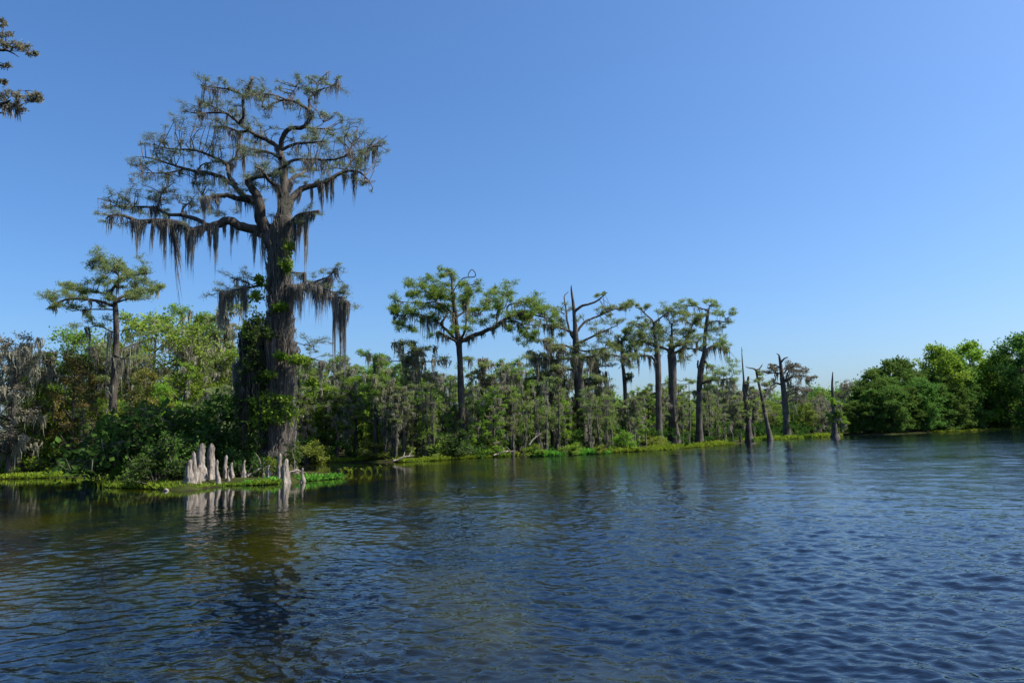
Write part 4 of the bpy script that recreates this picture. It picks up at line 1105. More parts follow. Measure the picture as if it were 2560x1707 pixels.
KH = dict(pole=10.0, pole2=10.0, broad=12.0, wide=12.0, tall=14.0, cyp=15.0, cyp2=15.0, mossy=14.0, grey=12.0, sap=8.0, bank=16.0, bank2=16.0, shrub=2.6, shrub2=2.2)
K = dict(
    broad=[kind_broad(12, 3.6, 26, 0.24, 0.15, 16, 15, 0.2)],
    wide=[kind_broad(12, 4.6, 30, 0.24, 0.13, 16, 14, 0.3, "olive", 26)],
    tall=[kind_broad(14, 2.8, 24, 0.24, 0.15, 15, 14, 0.18, "broad", 20)],
    cyp=[kind_cypress(15, 3.4, 15, 0.24, 0.08, 14, 16, 34, lm="cyp_lush")],
    cyp2=[kind_cypress(15, 2.9, 13, 0.24, 0.08, 13, 14, 52, 0.4)],
    mossy=[kind_cypress(14, 3.0, 17, 0.22, 0.08, 11, 12, 105, 0.3, mlen=(0.05, 0.24))],
    grey=[kind_broad(12, 3.0, 24, 0.22, 0.08, 16, 8, 0.15, "grey", 90, "grey_mossy_tree")],
    sap=[sapling_kind(8.0)],
    pole=[pole_kind(10.0)],
    pole2=[pole_kind(10.0)],
    bank=[kind_broad(16, 5.6, 40, 0.50, 0.32, 18, 15, 0.06, "bank", 0, "broadleaf_tree", 0.30)],
    bank2=[kind_broad(16, 4.8, 36, 0.48, 0.30, 18, 15, 0.06, "bank", 0, "broadleaf_tree", 0.30)],
    shrub=[kind_shrub(2.6, 1.7, 16, 0.17, 0.11, 14, 12, "broad")],
    shrub2=[kind_shrub(2.2, 1.6, 14, 0.16, 0.10, 14, 12, "dark")],
)


def ground_z(x, y):
    return float(land(np.array([x]), np.array([y]))[0])


def clear_of_trunks(px, Y):
    for bx, by in ((1156, 76), (1455, 90), (1563, 95), (1646, 94), (1683, 98), (1749, 102), (288, 59)):
        if abs(px - bx) < 13 and Y < by + 1:
            return bx + (26 if px > bx else -26)
    return px


def put(kind, px, Y, top, label, group=None, mat=None, wide=1.0, rot=None, z=None):
    """A tree of a kind at picture column px and distance Y, as tall as the sight line to `top` says."""
    src = K[kind][0]
    if not kind.startswith("shrub"):
        px = clear_of_trunks(px, Y)
    b = base_at(px, Y, 0.2)
    b[2] = (ground_z(b[0], b[1]) if z is None else z) - 0.05
    b[2] = max(b[2], -0.1)
    H = pl(px, top, Y)[2] - b[2]
    s = H / KH[kind]
    rot = rng.uniform(0, 6.28) if rot is None else rot
    part = "foliage" if kind.startswith("shrub") else "crown"
    sc = (s ** 0.7 * wide, s ** 0.7 * wide, s)
    if src["used"] == 0:
        src["used"] = 1
        src.location, src.rotation_euler, src.scale = [float(v) for v in b], (0, 0, rot), sc
        src["label"] = label
        if group: src["group"] = group
        PROTO_SRC[kind] = src
        if mat:
            for c in src.children:
                if c.name.split(".")[0] == part:
                    c.material_slots[0].link = "OBJECT"; c.material_slots[0].material = M[mat]
        return src
    o = copy_tree(src, b, rot, sc, label, group, {part: mat} if mat else None)
    if not mat:
        for c in o.children:
            for sl in c.material_slots:
                sl.link = "DATA"
    return o


PROTO_SRC = {}
LF = "trees of the left forest"
put("grey", 22, 58, 832, "grey-brown mossy tree at the left edge of the photo, its moss reaching the ground", LF, wide=1.15)
put("grey", -40, 60, 840, "grey mossy tree half cut off by the left edge", LF)
put("broad", 160, 67, 826, "bright green leafy tree whose round top shows above the left forest", LF, "cyp_lush", wide=0.95)
put("cyp2", 100, 64, 868, "small dark-topped tree beside the grey mossy tree", LF, "dark")
put("broad", 180, 60, 885, "russet-leaved tree left of the flat-topped cypress", LF, "rust", wide=0.8)
put("broad", 372, 60, 925, "low russet-leaved tree right of the flat-topped cypress trunk", LF, "rust", wide=0.8)
put("wide", 350, 70, 772, "wide yellow-green tree right behind the flat-topped cypress", LF, wide=1.25)
put("wide", 440, 66, 800, "yellow-green tree next to the tall old cypress", LF, wide=0.9)
put("mossy", 235, 62, 862, "grey moss-curtained cypress left of the flat-topped cypress trunk", LF)
put("mossy", 320, 64, 868, "grey moss-curtained cypress right of the flat-topped cypress trunk", LF)
put("broad", 92, 60, 935, "bright green leafy tree beside the grey mossy tree at the left", LF, wide=0.8)
put("broad", 410, 60, 960, "fresh green leafy tree in front of the yellow-green trees", LF, wide=0.8)
put("cyp", 492, 74, 775, "thin pale cypress showing left of the tall old cypress", LF)
put("cyp2", 548, 70, 742, "thin pale cypress partly hidden behind the moss of the tall old cypress", LF)
put("mossy", 530, 66, 880, "grey mossy tree right behind the tall old cypress", LF)
for q, (px, Y, top) in enumerate([(40, 70, 900), (130, 62, 960), (205, 74, 905), (270, 61, 985), (300, 75, 850), (455, 62, 905), (70, 64, 900), (500, 62, 930), (600, 66, 880), (650, 68, 900), (15, 64, 990), (240, 61, 1010), (330, 61, 1000), (560, 62, 960)]):
    put(["tall", "broad", "cyp2", "sap", "wide", "tall", "mossy"][q % 7], px, Y, top, "green or mossy tree filling the shade of the dense left forest", LF + ", lower storey", wide=rng.uniform(0.85, 1.1))
MFm = "trees of the middle bank forest"
put("cyp", 940, 72, 880, "slim cypress with a green top between the tall old cypress and the umbrella-shaped one", MFm, wide=0.9)
put("broad", 975, 80, 935, "bright green round-topped tree left of the mossy cypress", MFm)
put("mossy", 1034, 76, 848, "shaggy cypress wrapped in grey moss left of the umbrella-shaped cypress", MFm, wide=1.25)
put("broad", 1095, 82, 1010, "leafy green tree at the foot of the umbrella-shaped cypress", MFm)
put("cyp2", 1222, 82, 886, "mossy cypress with a small flat top right of the umbrella-shaped cypress", MFm, wide=1.1)
put("mossy", 1274, 86, 905, "slender mossy tree with a bare pointed tip", MFm, wide=0.8)
put("mossy", 1385, 88, 842, "dark mossy cypress left of the broken-topped cypress", MFm, wide=1.1)
put("mossy", 1498, 97, 872, "mossy cypress right of the broken-topped cypress", MFm, wide=0.95)
put("tall", 745, 74, 892, "green tree just right of the tall old cypress trunk", MFm)
put("tall", 805, 76, 940, "green tree leaning over the yellow-green reeds right of the islet", MFm)
put("cyp2", 870, 84, 905, "pale cypress between the islet and the slim cypress", MFm)
put("mossy", 1885, 135, 965, "mossy tree behind the fork-topped dead cypress", MFm)
put("broad", 2010, 165, 1000, "yellow-green leafy tree between the hooked dead cypress and the lone pointed trunk", MFm, "olive", wide=1.2)
put("grey", 2060, 165, 985, "greyish tree just left of the lone pointed trunk", MFm)
put("mossy", 1830, 112, 950, "mossy leaning tree left of the needle-spired dead cypress", MFm)
for px in np.arange(735, 1850, 31):
    base_top = np.interp(px, [735, 1000, 1150, 1300, 1480, 1560, 1640, 1760, 1850], [930, 940, 962, 935, 968, 980, 960, 985, 980])
    bank = np.interp(px, [735, 1000, 1330, 1530, 1740, 1840], [68, 65, 72, 77, 94, 106])
    for row, (dY, dt) in enumerate([(9, 45), (19, 8), (34, -14)]):
        kd = ["tall", "cyp2", "broad", "mossy", "tall", "cyp", "tall", "sap"][rng.integers(0, 8)]
        if row == 0 and kd in ("broad",): kd = "sap"
        put(kd, px + rng.uniform(-16, 16), bank + dY + rng.uniform(-3, 4), base_top + dt + rng.uniform(-32, 26), "slender green or mossy tree in the dense forest behind the middle bank", MFm + ", crowded", wide=rng.uniform(0.8, 1.1),
            mat=[None, "cyp_lush", "cyp_lush" if kd != "mossy" else None, "olive" if kd == "tall" else None][rng.integers(0, 4)])
for px in np.arange(1860, 2140, 22):
    for row, (Y, dt) in enumerate([(172, 30), (205, 0)]):
        put(["tall", "broad", "mossy", "wide"][rng.integers(0, 4)], px + rng.uniform(-10, 10), Y + rng.uniform(-8, 10), 985 + dt + rng.uniform(-18, 12), "small far-off tree at the end of the river reach", "far trees at the river bend", wide=1.2)
RB = "trees of the dark right bank"
for q, (px, Y, top, lab) in enumerate([(2132, 178, 948, "small greyish tree where the dark right bank begins"), (2180, 176, 922, "rounded tree, first full one of the dark right bank"), (2232, 178, 902, "pointed tree on the crest of the right bank"),
                                       (2285, 182, 895, "round tree between the two high points of the right bank"), (2345, 186, 866, "open-topped tree with see-through crown on the right bank"), (2404, 190, 882, "round dark tree between the two highest crowns of the right bank"),
                                       (2458, 196, 856, "pale green feathery tree, the highest crown of the right bank"), (2515, 200, 880, "round tree near the right edge"), (2575, 190, 838, "dark tree cut off by the right edge, taller than its neighbours")]):
    put("grey" if q == 0 else ["bank", "bank2"][q % 2], px, Y, top, lab, RB, mat="broad" if q in (4, 6) else None, wide=1.0)
for q, px in enumerate(np.arange(2150, 2640, 40)):
    bank = np.interp(px, [2117, 2242, 2394, 2560], [160, 160, 178, 205])
    crest = np.interp(px, [2130, 2180, 2240, 2345, 2460, 2560], [975, 955, 945, 925, 915, 905])
    put(["bank", "bank2"][q % 2], px + rng.uniform(-8, 8), bank + 5, crest + 28 + rng.uniform(-14, 14), "dark leafy tree leaning over the water along the right bank", RB + ", waterside", wide=1.12)
    put(["bank2", "bank"][q % 2], px + 20 + rng.uniform(-8, 8), bank + 13, crest - 4 + rng.uniform(-12, 12), "leafy tree in the second row of the right bank", RB + ", second row", wide=1.1)
BIGT = np.array([1156, 1455, 1563, 1646, 1683, 1749, 1034])
for q in range(60):
    px = rng.uniform(735, 1870)
    if np.abs(BIGT - px).min() < 15:
        px += 32
    bank = np.interp(px, [735, 1000, 1330, 1530, 1740, 1870], [68, 65, 72, 77, 94, 112])
    put(["pole", "pole2", "pole", "sap", "pole2", "cyp2"][q % 6], px, bank + rng.uniform(3.0, 10), rng.uniform(945, 1030), "slim dark-stemmed tree at the front of the middle bank forest", MFm + ", slim front row", wide=rng.uniform(0.7, 1.0), mat="cyp_lush" if q % 3 == 0 else None)
for q in range(26):
    put(["pole", "sap", "pole2"][q % 3], rng.uniform(20, 590), rng.uniform(58.5, 64), rng.uniform(975, 1050), "slim dark-stemmed tree at the front of the left forest", LF + ", slim front row", wide=rng.uniform(0.7, 1.0))
# bushes
SB = "shrubs along the banks"
for q, (px, Y, top, kd, mt, wd, lab) in enumerate([
        (1330, 71.5, 1112, "shrub", "broad", 1.3, "left one of the three round bushes on the bank before the broken cypress"), (1425, 73.5, 1108, "shrub", "broad", 1.5, "largest round bush on the bank before the broken cypress"), (1495, 75, 1112, "shrub", "olive", 1.2, "rightmost of the three round bushes before the broken cypress"),
        (765, 70, 1105, "shrub", "olive", 1.3, "rounded green and tan bush right of the islet"), (1130, 72, 1075, "shrub2", "dark", 1.5, "dark green bush around the foot of the umbrella-shaped cypress"), (1095, 71, 1100, "shrub", "olive", 1.2, "low olive bush at the water left of the umbrella-shaped cypress"),
        (1240, 76, 1112, "shrub", "olive", 1.2, "olive bush right of the umbrella-shaped cypress"), (1560, 80, 1080, "shrub", "broad", 1.0, "green bush under the thin-trunked cypress"), (1690, 100, 1090, "shrub", "olive", 1.2, "low yellowish bush under the thick cypress"),
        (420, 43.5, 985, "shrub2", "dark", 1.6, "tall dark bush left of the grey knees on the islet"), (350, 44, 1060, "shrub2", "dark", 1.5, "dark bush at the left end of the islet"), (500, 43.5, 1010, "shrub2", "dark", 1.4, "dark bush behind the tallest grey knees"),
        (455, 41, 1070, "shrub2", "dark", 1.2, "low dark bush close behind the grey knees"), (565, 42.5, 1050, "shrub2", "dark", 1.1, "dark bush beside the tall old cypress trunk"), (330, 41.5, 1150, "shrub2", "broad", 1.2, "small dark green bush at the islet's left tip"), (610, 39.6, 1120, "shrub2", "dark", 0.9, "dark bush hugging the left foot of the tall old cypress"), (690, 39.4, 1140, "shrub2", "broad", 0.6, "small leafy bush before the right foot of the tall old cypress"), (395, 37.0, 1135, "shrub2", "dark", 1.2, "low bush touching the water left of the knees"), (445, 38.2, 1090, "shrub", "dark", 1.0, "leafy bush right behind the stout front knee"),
        (150, 60, 1110, "shrub", "broad", 1.3, "bright green bush under the left forest"), (60, 59.5, 1120, "shrub", "broad", 1.3, "green bush at the foot of the grey mossy tree"), (230, 60.5, 1100, "shrub2", "dark", 1.2, "dark bush left of the flat-topped cypress trunk"),
        (2330, 178, 1040, "shrub", "bank", 2.0, "dark bush at the waterline of the right bank"), (1790, 112, 1075, "shrub", "broad", 1.3, "green bush right of the last big cypress"), (720, 40.5, 1160, "shrub", "grey", 0.7, "tangle of dead twigs at the right foot of the tall old cypress")]):
    put(kd, px, Y, top, lab, SB, mt, wide=wd, z=0.15)
for q in range(20):
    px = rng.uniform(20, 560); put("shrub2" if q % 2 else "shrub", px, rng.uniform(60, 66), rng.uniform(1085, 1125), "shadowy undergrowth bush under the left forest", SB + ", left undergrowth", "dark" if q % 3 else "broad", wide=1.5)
for q in range(12):
    px = rng.uniform(740, 1860); bank = np.interp(px, [735, 1000, 1330, 1530, 1740, 1840], [68, 65, 72, 77, 94, 106])
    put("shrub2" if q % 2 else "shrub", px, bank + rng.uniform(4, 12), np.interp(px, [740, 1850], [1112, 1085]) + rng.uniform(-10, 10), "shadowy undergrowth bush under the middle bank trees", SB + ", middle undergrowth", ["dark", "olive", "broad"][q % 3], wide=1.5)
for o in [o for o in bpy.data.objects if "used" in o]:
    del o["used"]

def woods(name, label, line, n, hlo, hhi, L, mat, width=8.0):
    """A far mass of leaves in loose clumps along a line, from the ground up."""
    E = np.array(line, float)
    seg = np.linalg.norm(np.diff(E, axis=0), axis=1)
    cum = np.r_[0, np.cumsum(seg)]
    sv = rng.uniform(0, seg.sum(), n)
    i = np.clip(np.searchsorted(cum, sv) - 1, 0, len(seg) - 1)
    t = ((sv - cum[i]) / seg[i])[:, None]
    p = E[i] * (1 - t) + E[i + 1] * t
    top = hlo + (hhi - hlo) * (0.5 + 0.3 * np.sin(sv * 0.23) + 0.2 * np.sin(sv * 0.61 + 2))
    C = np.c_[p + rng.normal(size=(n, 2)) * width * 0.4, rng.uniform(0.05, 1.0, n) * top]
    r = 0.16 * hhi * rng.uniform(0.6, 1.3, n)
    g = Geo()
    foliage(g, C, np.c_[r, r, r * 0.8], 9, 9, L, L * 0.55, 0.15, 0)
    return tag(g.build(name, [M[mat]], None, smooth=False), label, "woods", None, "stuff")


lf = [gp(x, y)[:2] for x, y in D([(-200, 1108), (290, 1090), (690, 1065)])]
mf = [gp(x, y)[:2] for x, y in D([(640, 1066), (930, 1061), (1180, 1047), (1400, 1040), (1600, 1027), (1740, 1012), (1900, 1003)])]
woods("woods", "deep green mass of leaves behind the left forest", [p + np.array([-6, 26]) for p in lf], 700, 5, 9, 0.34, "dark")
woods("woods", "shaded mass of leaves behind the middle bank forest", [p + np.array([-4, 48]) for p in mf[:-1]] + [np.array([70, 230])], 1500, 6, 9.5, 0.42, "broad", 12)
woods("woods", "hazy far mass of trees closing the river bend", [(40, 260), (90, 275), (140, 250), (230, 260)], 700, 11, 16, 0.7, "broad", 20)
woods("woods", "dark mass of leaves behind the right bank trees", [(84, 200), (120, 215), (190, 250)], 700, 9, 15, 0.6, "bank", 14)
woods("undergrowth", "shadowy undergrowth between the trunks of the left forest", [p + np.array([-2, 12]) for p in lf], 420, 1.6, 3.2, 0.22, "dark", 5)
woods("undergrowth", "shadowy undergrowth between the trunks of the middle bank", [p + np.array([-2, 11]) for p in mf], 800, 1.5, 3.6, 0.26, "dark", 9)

# ---- branch tips reaching in at the upper left: a cypress standing just outside the frame
T = Traced("bald_cypress", "cypress of which only twiggy branch tips reach in at the upper left", 0, 0, 4.48, 26.0, -900, z=0.0)
T.base = np.array([*base_at(-260, 26.0, -0.3)]); T.root.location = [float(v) for v in T.base]
T.trunk([(-1160, 5600, 500), (-1150, 4200, 330), (-1130, 2800, 260), (-1100, 1400, 200), (-1080, 200, 120), (-1060, -800, 40)], M["bark"], 12, (6, 0.2, 1.3), 30)
for p_, a_, b_, d_ in [([(-1110, 1500), (-800, 1350), (-400, 1230), (-100, 1190), (60, 1150), (120, 1120)], 90, 10, -1), ([(-1110, 1600), (-600, 1400), (-200, 1290), (0, 1265), (80, 1275)], 50, 6, 0.5), ([(-1090, 900), (-600, 650), (-200, 560), (0, 562), (60, 565), (130, 590), (210, 640)], 60, 6, 0),
                       ([(-1090, 800), (-500, 560), (-100, 450), (20, 460), (60, 480)], 40, 6, 0.8), ([(60, 1150), (200, 1180), (300, 1150), (400, 1140), (480, 1090)], 10, 3, -1.2), ([(60, 1140), (120, 1080), (200, 1020), (280, 1020)], 8, 3, -0.6), ([(100, 570), (250, 580), (330, 570), (400, 590)], 7, 3, 0.2),
                       ([(-300, 600), (-100, 380), (0, 370), (80, 380)], 16, 4, 0.4), ([(-400, 600), (-150, 300), (20, 230)], 16, 4, 0.2), ([(-300, 1250), (-60, 960), (30, 920)], 16, 4, 0.6), ([(-200, 560), (-60, 680), (60, 720), (90, 750)], 12, 4, 0.3)]:
    T.limb(p_, a_, b_, d_, M["bark"])
T.clumps([(60, 1080, 90, 70), (180, 1060, 100, 60), (280, 1100, 90, 60), (380, 1130, 80, 60), (440, 1100, 60, 40), (60, 1180, 100, 60), (200, 1180, 80, 50), (60, 500, 80, 60), (150, 480, 90, 50), (220, 560, 90, 50), (300, 560, 60, 50), (380, 600, 50, 30), (30, 230, 40, 60), (70, 390, 60, 40), (40, 920, 40, 30), (60, 740, 50, 30),
          (-100, 1100, 120, 80), (-300, 1200, 150, 90), (-100, 480, 120, 80), (-300, 560, 150, 90), (-600, 700, 180, 120), (-600, 1300, 180, 120), (-900, 600, 200, 160), (-1100, 0, 220, 180), (-1000, 300, 200, 150)], spread=0.3, tw=0.010, ntw=12, nlf=7, L=0.09, W=0.04)
T.beards([(100, 1140, 230, 50), (60, 1170, 120, 60), (200, 1200, 200, 50), (240, 1210, 180, 50), (30, 1180, 160, 50), (160, 1190, 120, 60), (-200, 1240, 300, 80), (-500, 1300, 400, 90)], n=40, wid=0.035)
T.done("grey")

# ------------------------------------------------------------------ cypress knees
def knee(x, yt, yb, w, ox=450, oy=550, sc=2.24, label="", group="cypress knees on the islet", zb=0.0, pale=True):
    b = gp(ox + x / sc, oy + yb / sc, zb)
    if group == "cypress knees on the islet":
        b = base_at(ox + x / sc, np.interp(yb, [1400, 1435, 1460, 1480, 1500], [39.0, 38.4, 37.8, 36.9, 35.4]), 0.15)
        b[2] = max(isl_z(b[:1], b[1:2])[0], 0.0)
    Yd = b[1]
    zb = b[2]
    h = pl(ox + x / sc, oy + yt / sc, Yd)[2] - zb
    wd = w / sc * Yd / F * 1.15
    root = thing("cypress_knee", label, "cypress knee", b, group)
    lx, ly = rng.normal(size=2) * 0.04 * h
    t = np.linspace(0, 1, 18)
    r = wd * 0.5 * (0.42 + 0.66 * (1 - t) ** 1.2) * np.where(t > 0.88, np.sqrt(np.maximum(1 - ((t - 0.88) / 0.125) ** 2, 0.02)), 1) * (1 + 0.10 * np.sin(t * 9 + rng.uniform(0, 6)) + 0.05 * rng.normal(size=18))
    P = np.c_[lx * t + 0.03 * np.sin(t * 7), ly * t, -0.15 + (h + 0.15) * t]
    g = Geo()
    tube(g, P, r, 16, (rng.integers(4, 7), 0.2, 0.4 * h), 0.06)
    g.build("stump", [M["knee"]], root)
    g2 = Geo()
    for q in range(rng.integers(2, 4)):
        a = rng.uniform(0, 6.28)
        hh = h * rng.uniform(0.22, 0.5)
        tt = np.linspace(0, 1, 10)
        rr = wd * 0.26 * (0.3 + 0.75 * (1 - tt) ** 1.2) * np.where(tt > 0.85, np.sqrt(np.maximum(1 - ((tt - 0.85) / 0.155) ** 2, 0.03)), 1)
        d = np.array([math.cos(a), math.sin(a)])
        PP = np.c_[d[0] * wd * (0.55 - 0.25 * tt), d[1] * wd * (0.55 - 0.25 * tt), -0.15 + (hh + 0.15) * tt]
        tube(g2, PP, rr, 9, (4, 0.15, 0.3 * h), 0.04)
    g2.build("buttress", [M["knee"]], root)
    return root


KN = [(48, 1340, 1500, 45, "stout pale knee at the left front of the islet, darkest on its left"), (82, 1295, 1495, 40, "pale knee between the stout front one and the tall rounded one"), (108, 1250, 1480, 60, "tall broad pale knee with a rounded top, left of the tall white one"),
      (172, 1250, 1460, 55, "tall smooth white knee with a dark hollow at its foot"), (212, 1340, 1480, 28, "slim leaning knee right of the tall white one"), (255, 1315, 1440, 30, "medium knee with a knobbly waist standing alone by the dark bush"),
      (268, 1395, 1460, 14, "thin short knee before the knobbly one"), (288, 1355, 1440, 26, "shaded dark knee right of the knobbly one"), (355, 1342, 1435, 22, "slender knee standing alone in the middle of the islet"), (465, 1352, 1400, 10, "thin leaning stick-like knee left of the trunk's right foot"),
      (494, 1370, 1450, 28, "short round-topped pale knee before the tree trunk"), (557, 1305, 1450, 36, "tall knee of the pair at the trunk's right foot"), (585, 1335, 1450, 46, "broad sloping knee of the pair at the trunk's right foot"), (688, 1385, 1445, 22, "small dark knee alone at the islet's right end"),
      (190, 1425, 1462, 16, "tiny knee at the foot of the tall white one")]
for x, yt, yb, w, lab in KN:
    knee(x, yt, yb, w, label=lab)
for x, h in [(40, 40), (95, 45), (235, 50), (300, 40), (320, 36), (380, 46), (420, 30), (445, 32), (510, 40), (645, 30), (660, 34), (672, 28)]:
    knee(x, 1404 - h, 1404, 13, 0, 600, 2.412, "small pale knee poking up along the left bank", "small knees along the left bank", 0.1)
knee(570, 1360, 1418, 26, 900, 640, 2.8, "pointed pale knee at the water left of the umbrella-shaped cypress", "knees along the middle bank", 0.0)
knee(810, 1350, 1402, 20, 900, 640, 2.8, "leaning pale knee at the water right of the umbrella-shaped cypress", "knees along the middle bank", 0.0)
for x, h in [(1215, 40), (1240, 60), (1275, 55), (1302, 40), (1380, 50), (1440, 60), (1460, 70), (1100, 30), (1130, 34)]:
    knee(x, 1350 - h + (1300 - x) * 0.04, 1356 + (1300 - x) * 0.05, 15, 1300, 680, 3.136, "small grey knee on the bank under the thick split cypress", "small knees under the big cypresses", 0.05)

# pale roots lying in the water before the knees
def root_log(px, py, ln, r, label):
    b = gp(px, py)
    t = thing("driftwood", label, "driftwood", b)
    g = Geo()
    P = smooth_line(np.array([[-ln / 2, 0.05, -0.12, r * 0.7], [-ln * 0.1, 0, r * 0.35, r], [ln * 0.2, -0.03, r * 0.45, r * 0.9], [ln / 2, 0.02, -0.1, r * 0.6]]), 14)
    tube(g, P[:, :3], P[:, 3], 10, None, 0.06)
    g.build("bleached_root", [M["knee"]], t)


root_log(414, 1226.5, 0.36, 0.07, "small white root lump floating left of the knees")
root_log(455, 1223.5, 0.95, 0.11, "pale bent root lying at the foot of the leftmost knee")
root_log(722, 1203.5, 0.5, 0.06, "short pale root at the right foot of the knees")


def fallen(px, py, px2, py2, Y, r, label):
    a, c = pl(px, py, Y), pl(px2, py2, Y + 1.0)
    t = thing("fallen_branch", label, "driftwood", a, "fallen branches on the banks")
    g = Geo()
    P = smooth_line(np.array([[*(a - a), r], [*((c - a) * 0.5 + np.array([0, 0, 0.15])), r * 0.8], [*(c - a), r * 0.35]]), 12)
    tube(g, P[:, :3] + rng.normal(size=(12, 3)) * r * 0.3, P[:, 3], 7, None, 0.06)
    for q in (5, 8):
        e = P[q, :3] + rng.normal(size=3) * 0.35 + np.array([0, 0, 0.35])
        B = smooth_line(np.array([[*P[q, :3], r * 0.5], [*((P[q, :3] + e) / 2 + 0.05), r * 0.35], [*e, r * 0.15]]), 5)
        tube(g, B[:, :3], B[:, 3], 5)
    g.build("weathered_bough", [M["knee"]], t)


fallen(1322, 1112, 1355, 1083, 74.5, 0.09, "bare pale branch leaning on the left round bush")
fallen(1235, 1138, 1290, 1128, 73.5, 0.10, "pale branch lying in the shallows right of the umbrella-shaped cypress")
fallen(985, 1152, 1035, 1140, 64.5, 0.09, "pale branch lying at the water below the mossy cypress")
fallen(620, 1190, 690, 1165, 38.6, 0.07, "grey dead branch propped before the tall old cypress trunk")
fallen(715, 1185, 760, 1180, 39.2, 0.05, "grey sticks lying at the right foot of the tall old cypress")

# ------------------------------------------------------------------ low marsh plants
def marsh(name, label, pts_px, depth, n, hgt, mat, wid=0.07, ln=None, blades=5, zb=0.0, spread=0.12, back=0.0, gate=0.24):
    """A belt of low plants along a waterline (photo px points), `depth` metres wide towards the land."""
    E = np.array([gp(x, y)[:2] for x, y in pts_px])
    seg = np.linalg.norm(np.diff(E, axis=0), axis=1)
    s = rng.uniform(0, seg.sum(), n)
    cum = np.r_[0, np.cumsum(seg)]
    i = np.clip(np.searchsorted(cum, s) - 1, 0, len(seg) - 1)
    t = (s - cum[i]) / seg[i]
    p = E[i] * (1 - t)[:, None] + E[i + 1] * t[:, None]
    nv = nrm(np.c_[-(E[i + 1] - E[i])[:, 1], (E[i + 1] - E[i])[:, 0]])
    d = rng.uniform(0, 1, n) * depth * (0.75 + 0.25 * np.sin(s * 0.9) + 0.15 * np.sin(s * 2.3)) + back
    p = p + nv * d[:, None]
    patch = 0.5 + 0.5 * np.sin(p[:, 0] * 0.8 + 1.3 * np.sin(p[:, 1] * 0.35)) * np.cos(p[:, 1] * 0.5 + p[:, 0] * 0.21)
    keep = patch + rng.uniform(-0.25, 0.25, n) > gate
    p, patch, n = p[keep], patch[keep], int(keep.sum())
    h = hgt * (0.55 + 0.6 * patch) * rng.uniform(0.6, 1.3, n)
    N = n * blades
    j = np.repeat(np.arange(n), blades)
    B = np.c_[p[j] + rng.normal(size=(N, 2)) * spread, np.full(N, zb) + rng.uniform(0.0, 0.45, N) * h[j]]
    Dv = nrm(np.c_[rng.normal(size=(N, 2)) * 0.75, rng.uniform(0.25, 1.1, N)])
    g = Geo()
    Lh = h[j] * rng.uniform(0.4, 0.8, N)
    leaves(g, B, Dv, Lh, np.maximum(wid, Lh * 0.3), np.clip(0.55 * patch[j] + 0.45 * rng.uniform(size=N), 0, 1))
    o = g.build(name, [M[mat]], None, smooth=False)
    return tag(o, label, "water plants", None, "stuff")


marsh("marsh_plants", "yellow-green belt of low marsh plants along the left bank", D([(-60, 1103), (0, 1100), (100, 1098), (200, 1094), (300, 1088)]), 6.0, 8000, 0.42, "marsh", zb=0.0)
marsh("marsh_plants", "bright green patch of marsh plants between the left bank and the islet", D([(190, 1091), (300, 1086), (360, 1082)]), 4.0, 2400, 0.6, "marsh")
marsh("marsh_plants", "flat yellow-green marsh meadow right behind the islet", D([(660, 1066), (700, 1065), (800, 1061.5), (930, 1058)]), 5.5, 6000, 0.55, "marsh")
marsh("marsh_plants", "olive green marsh plants below the umbrella-shaped cypress", D([(925, 1061.5), (1000, 1058), (1090, 1052), (1190, 1047)]), 2.2, 3600, 0.45, "marsh")
marsh("marsh_plants", "bright marsh plants edging the three round bushes", D([(1225, 1049), (1300, 1046), (1400, 1041)]), 2.0, 2600, 0.6, "lily")
marsh("marsh_plants", "long yellow belt of floating marsh plants under the big cypresses", D([(1380, 1041), (1500, 1035.5), (1600, 1027.5), (1690, 1020.5)]), 4.0, 5200, 0.6, "marsh")
marsh("marsh_plants", "yellow marsh plants at the end of the point by the dead cypresses", D([(1730, 1013), (1800, 1009), (1900, 1003.5), (1936, 1001)]), 5.0, 3000, 0.8, "marsh", 0.2)
marsh("marsh_plants", "narrow sunlit strips of marsh plants along the right bank", D([(2160, 992.5), (2260, 988), (2352, 985), (2420, 982)]), 2.0, 600, 0.55, "marsh", 0.25)
marsh("islet_plants", "leafy green and yellow plants fringing the front of the islet", D([(240, 1119), (300, 1121.5), (380, 1123)]), 1.6, 1500, 0.34, "broad", 0.06, spread=0.1)
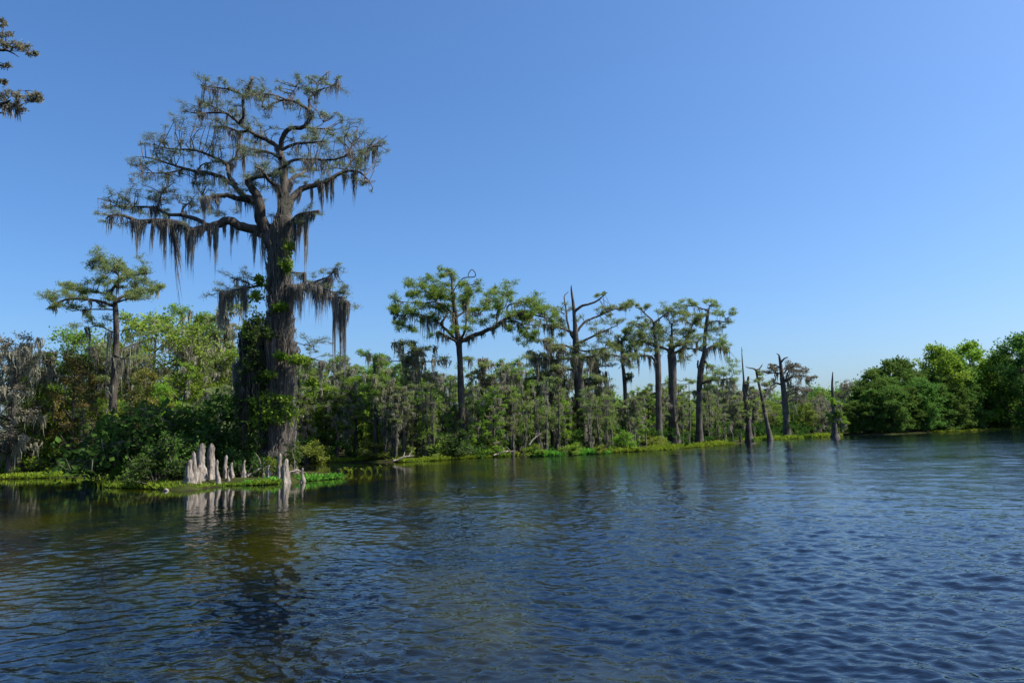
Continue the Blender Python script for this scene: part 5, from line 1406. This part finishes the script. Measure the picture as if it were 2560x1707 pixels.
marsh("islet_plants", "low yellow-green plants between the knees and the water", D([(440, 1124), (520, 1115.5), (600, 1114), (640, 1111)]), 1.5, 2300, 0.3, "vine", 0.06, spread=0.1, gate=-1)
marsh("islet_plants", "dense low herbs on the islet around the knees", D([(440, 1112), (520, 1107), (600, 1106), (690, 1099)]), 2.6, 2600, 0.4, "olive", 0.06, spread=0.1, gate=-1)
marsh("islet_plants", "bright yellow-green leaves at the left end of the islet", D([(245, 1113), (300, 1116), (330, 1117)]), 1.6, 420, 0.4, "vine", 0.08, spread=0.12)
marsh("islet_plants", "low tangle of leaves left of the knees", D([(300, 1121), (372, 1124), (428, 1124)]), 2.0, 1700, 0.35, "broad", 0.06, spread=0.1, gate=-1)
marsh("water_plants", "vivid green upright water plants floating at the islet's right end", D([(690, 1106), (730, 1103.5), (788, 1098)]), 1.3, 520, 0.42, "lily", 0.08, spread=0.08)
marsh("water_plants", "few vivid green water plants before the knees", D([(560, 1115), (640, 1111)]), 0.5, 130, 0.4, "lily", 0.08, spread=0.06)



def sprout(px, py, h, label, group):
    b = gp(px, py)
    t = thing("water_plant", label, "water plant", b, group)
    g, g2 = Geo(), Geo()
    k = 7
    ang = rng.uniform(0, 6.28, k)
    tip = np.c_[np.cos(ang) * 0.18, np.sin(ang) * 0.18, rng.uniform(0.55, 1.0, k) * h]
    P = np.stack([np.c_[np.zeros(k), np.zeros(k), np.full(k, -0.1)], tip * [0.4, 0.4, 0.55], tip], 1)
    batch_tubes(g2, P, np.tile([0.012, 0.009, 0.006], (k, 1)), 4)
    leaves(g, tip, nrm(np.c_[np.cos(ang), np.sin(ang), rng.uniform(0.2, 1.0, k)]), 0.16, 0.07, rng.uniform(size=k))
    g2.build("stalks", [M["marsh"]], t)
    g.build("leaves", [M["marsh"]], t, smooth=False)


for px, py in [(855, 1182), (872, 1180), (913, 1182), (931, 1182), (944, 1176), (880, 1184)]:
    sprout(px, py, 0.32, "thin yellow sprouting plant standing in open water right of the islet", "sprouts in open water right of the islet")
for px, py in [(236, 1216), (246, 1218), (256, 1219)]:
    sprout(px, py, 0.6, "tall pale sprouting plant in the water off the islet's left tip", "sprouts off the islet's left tip")
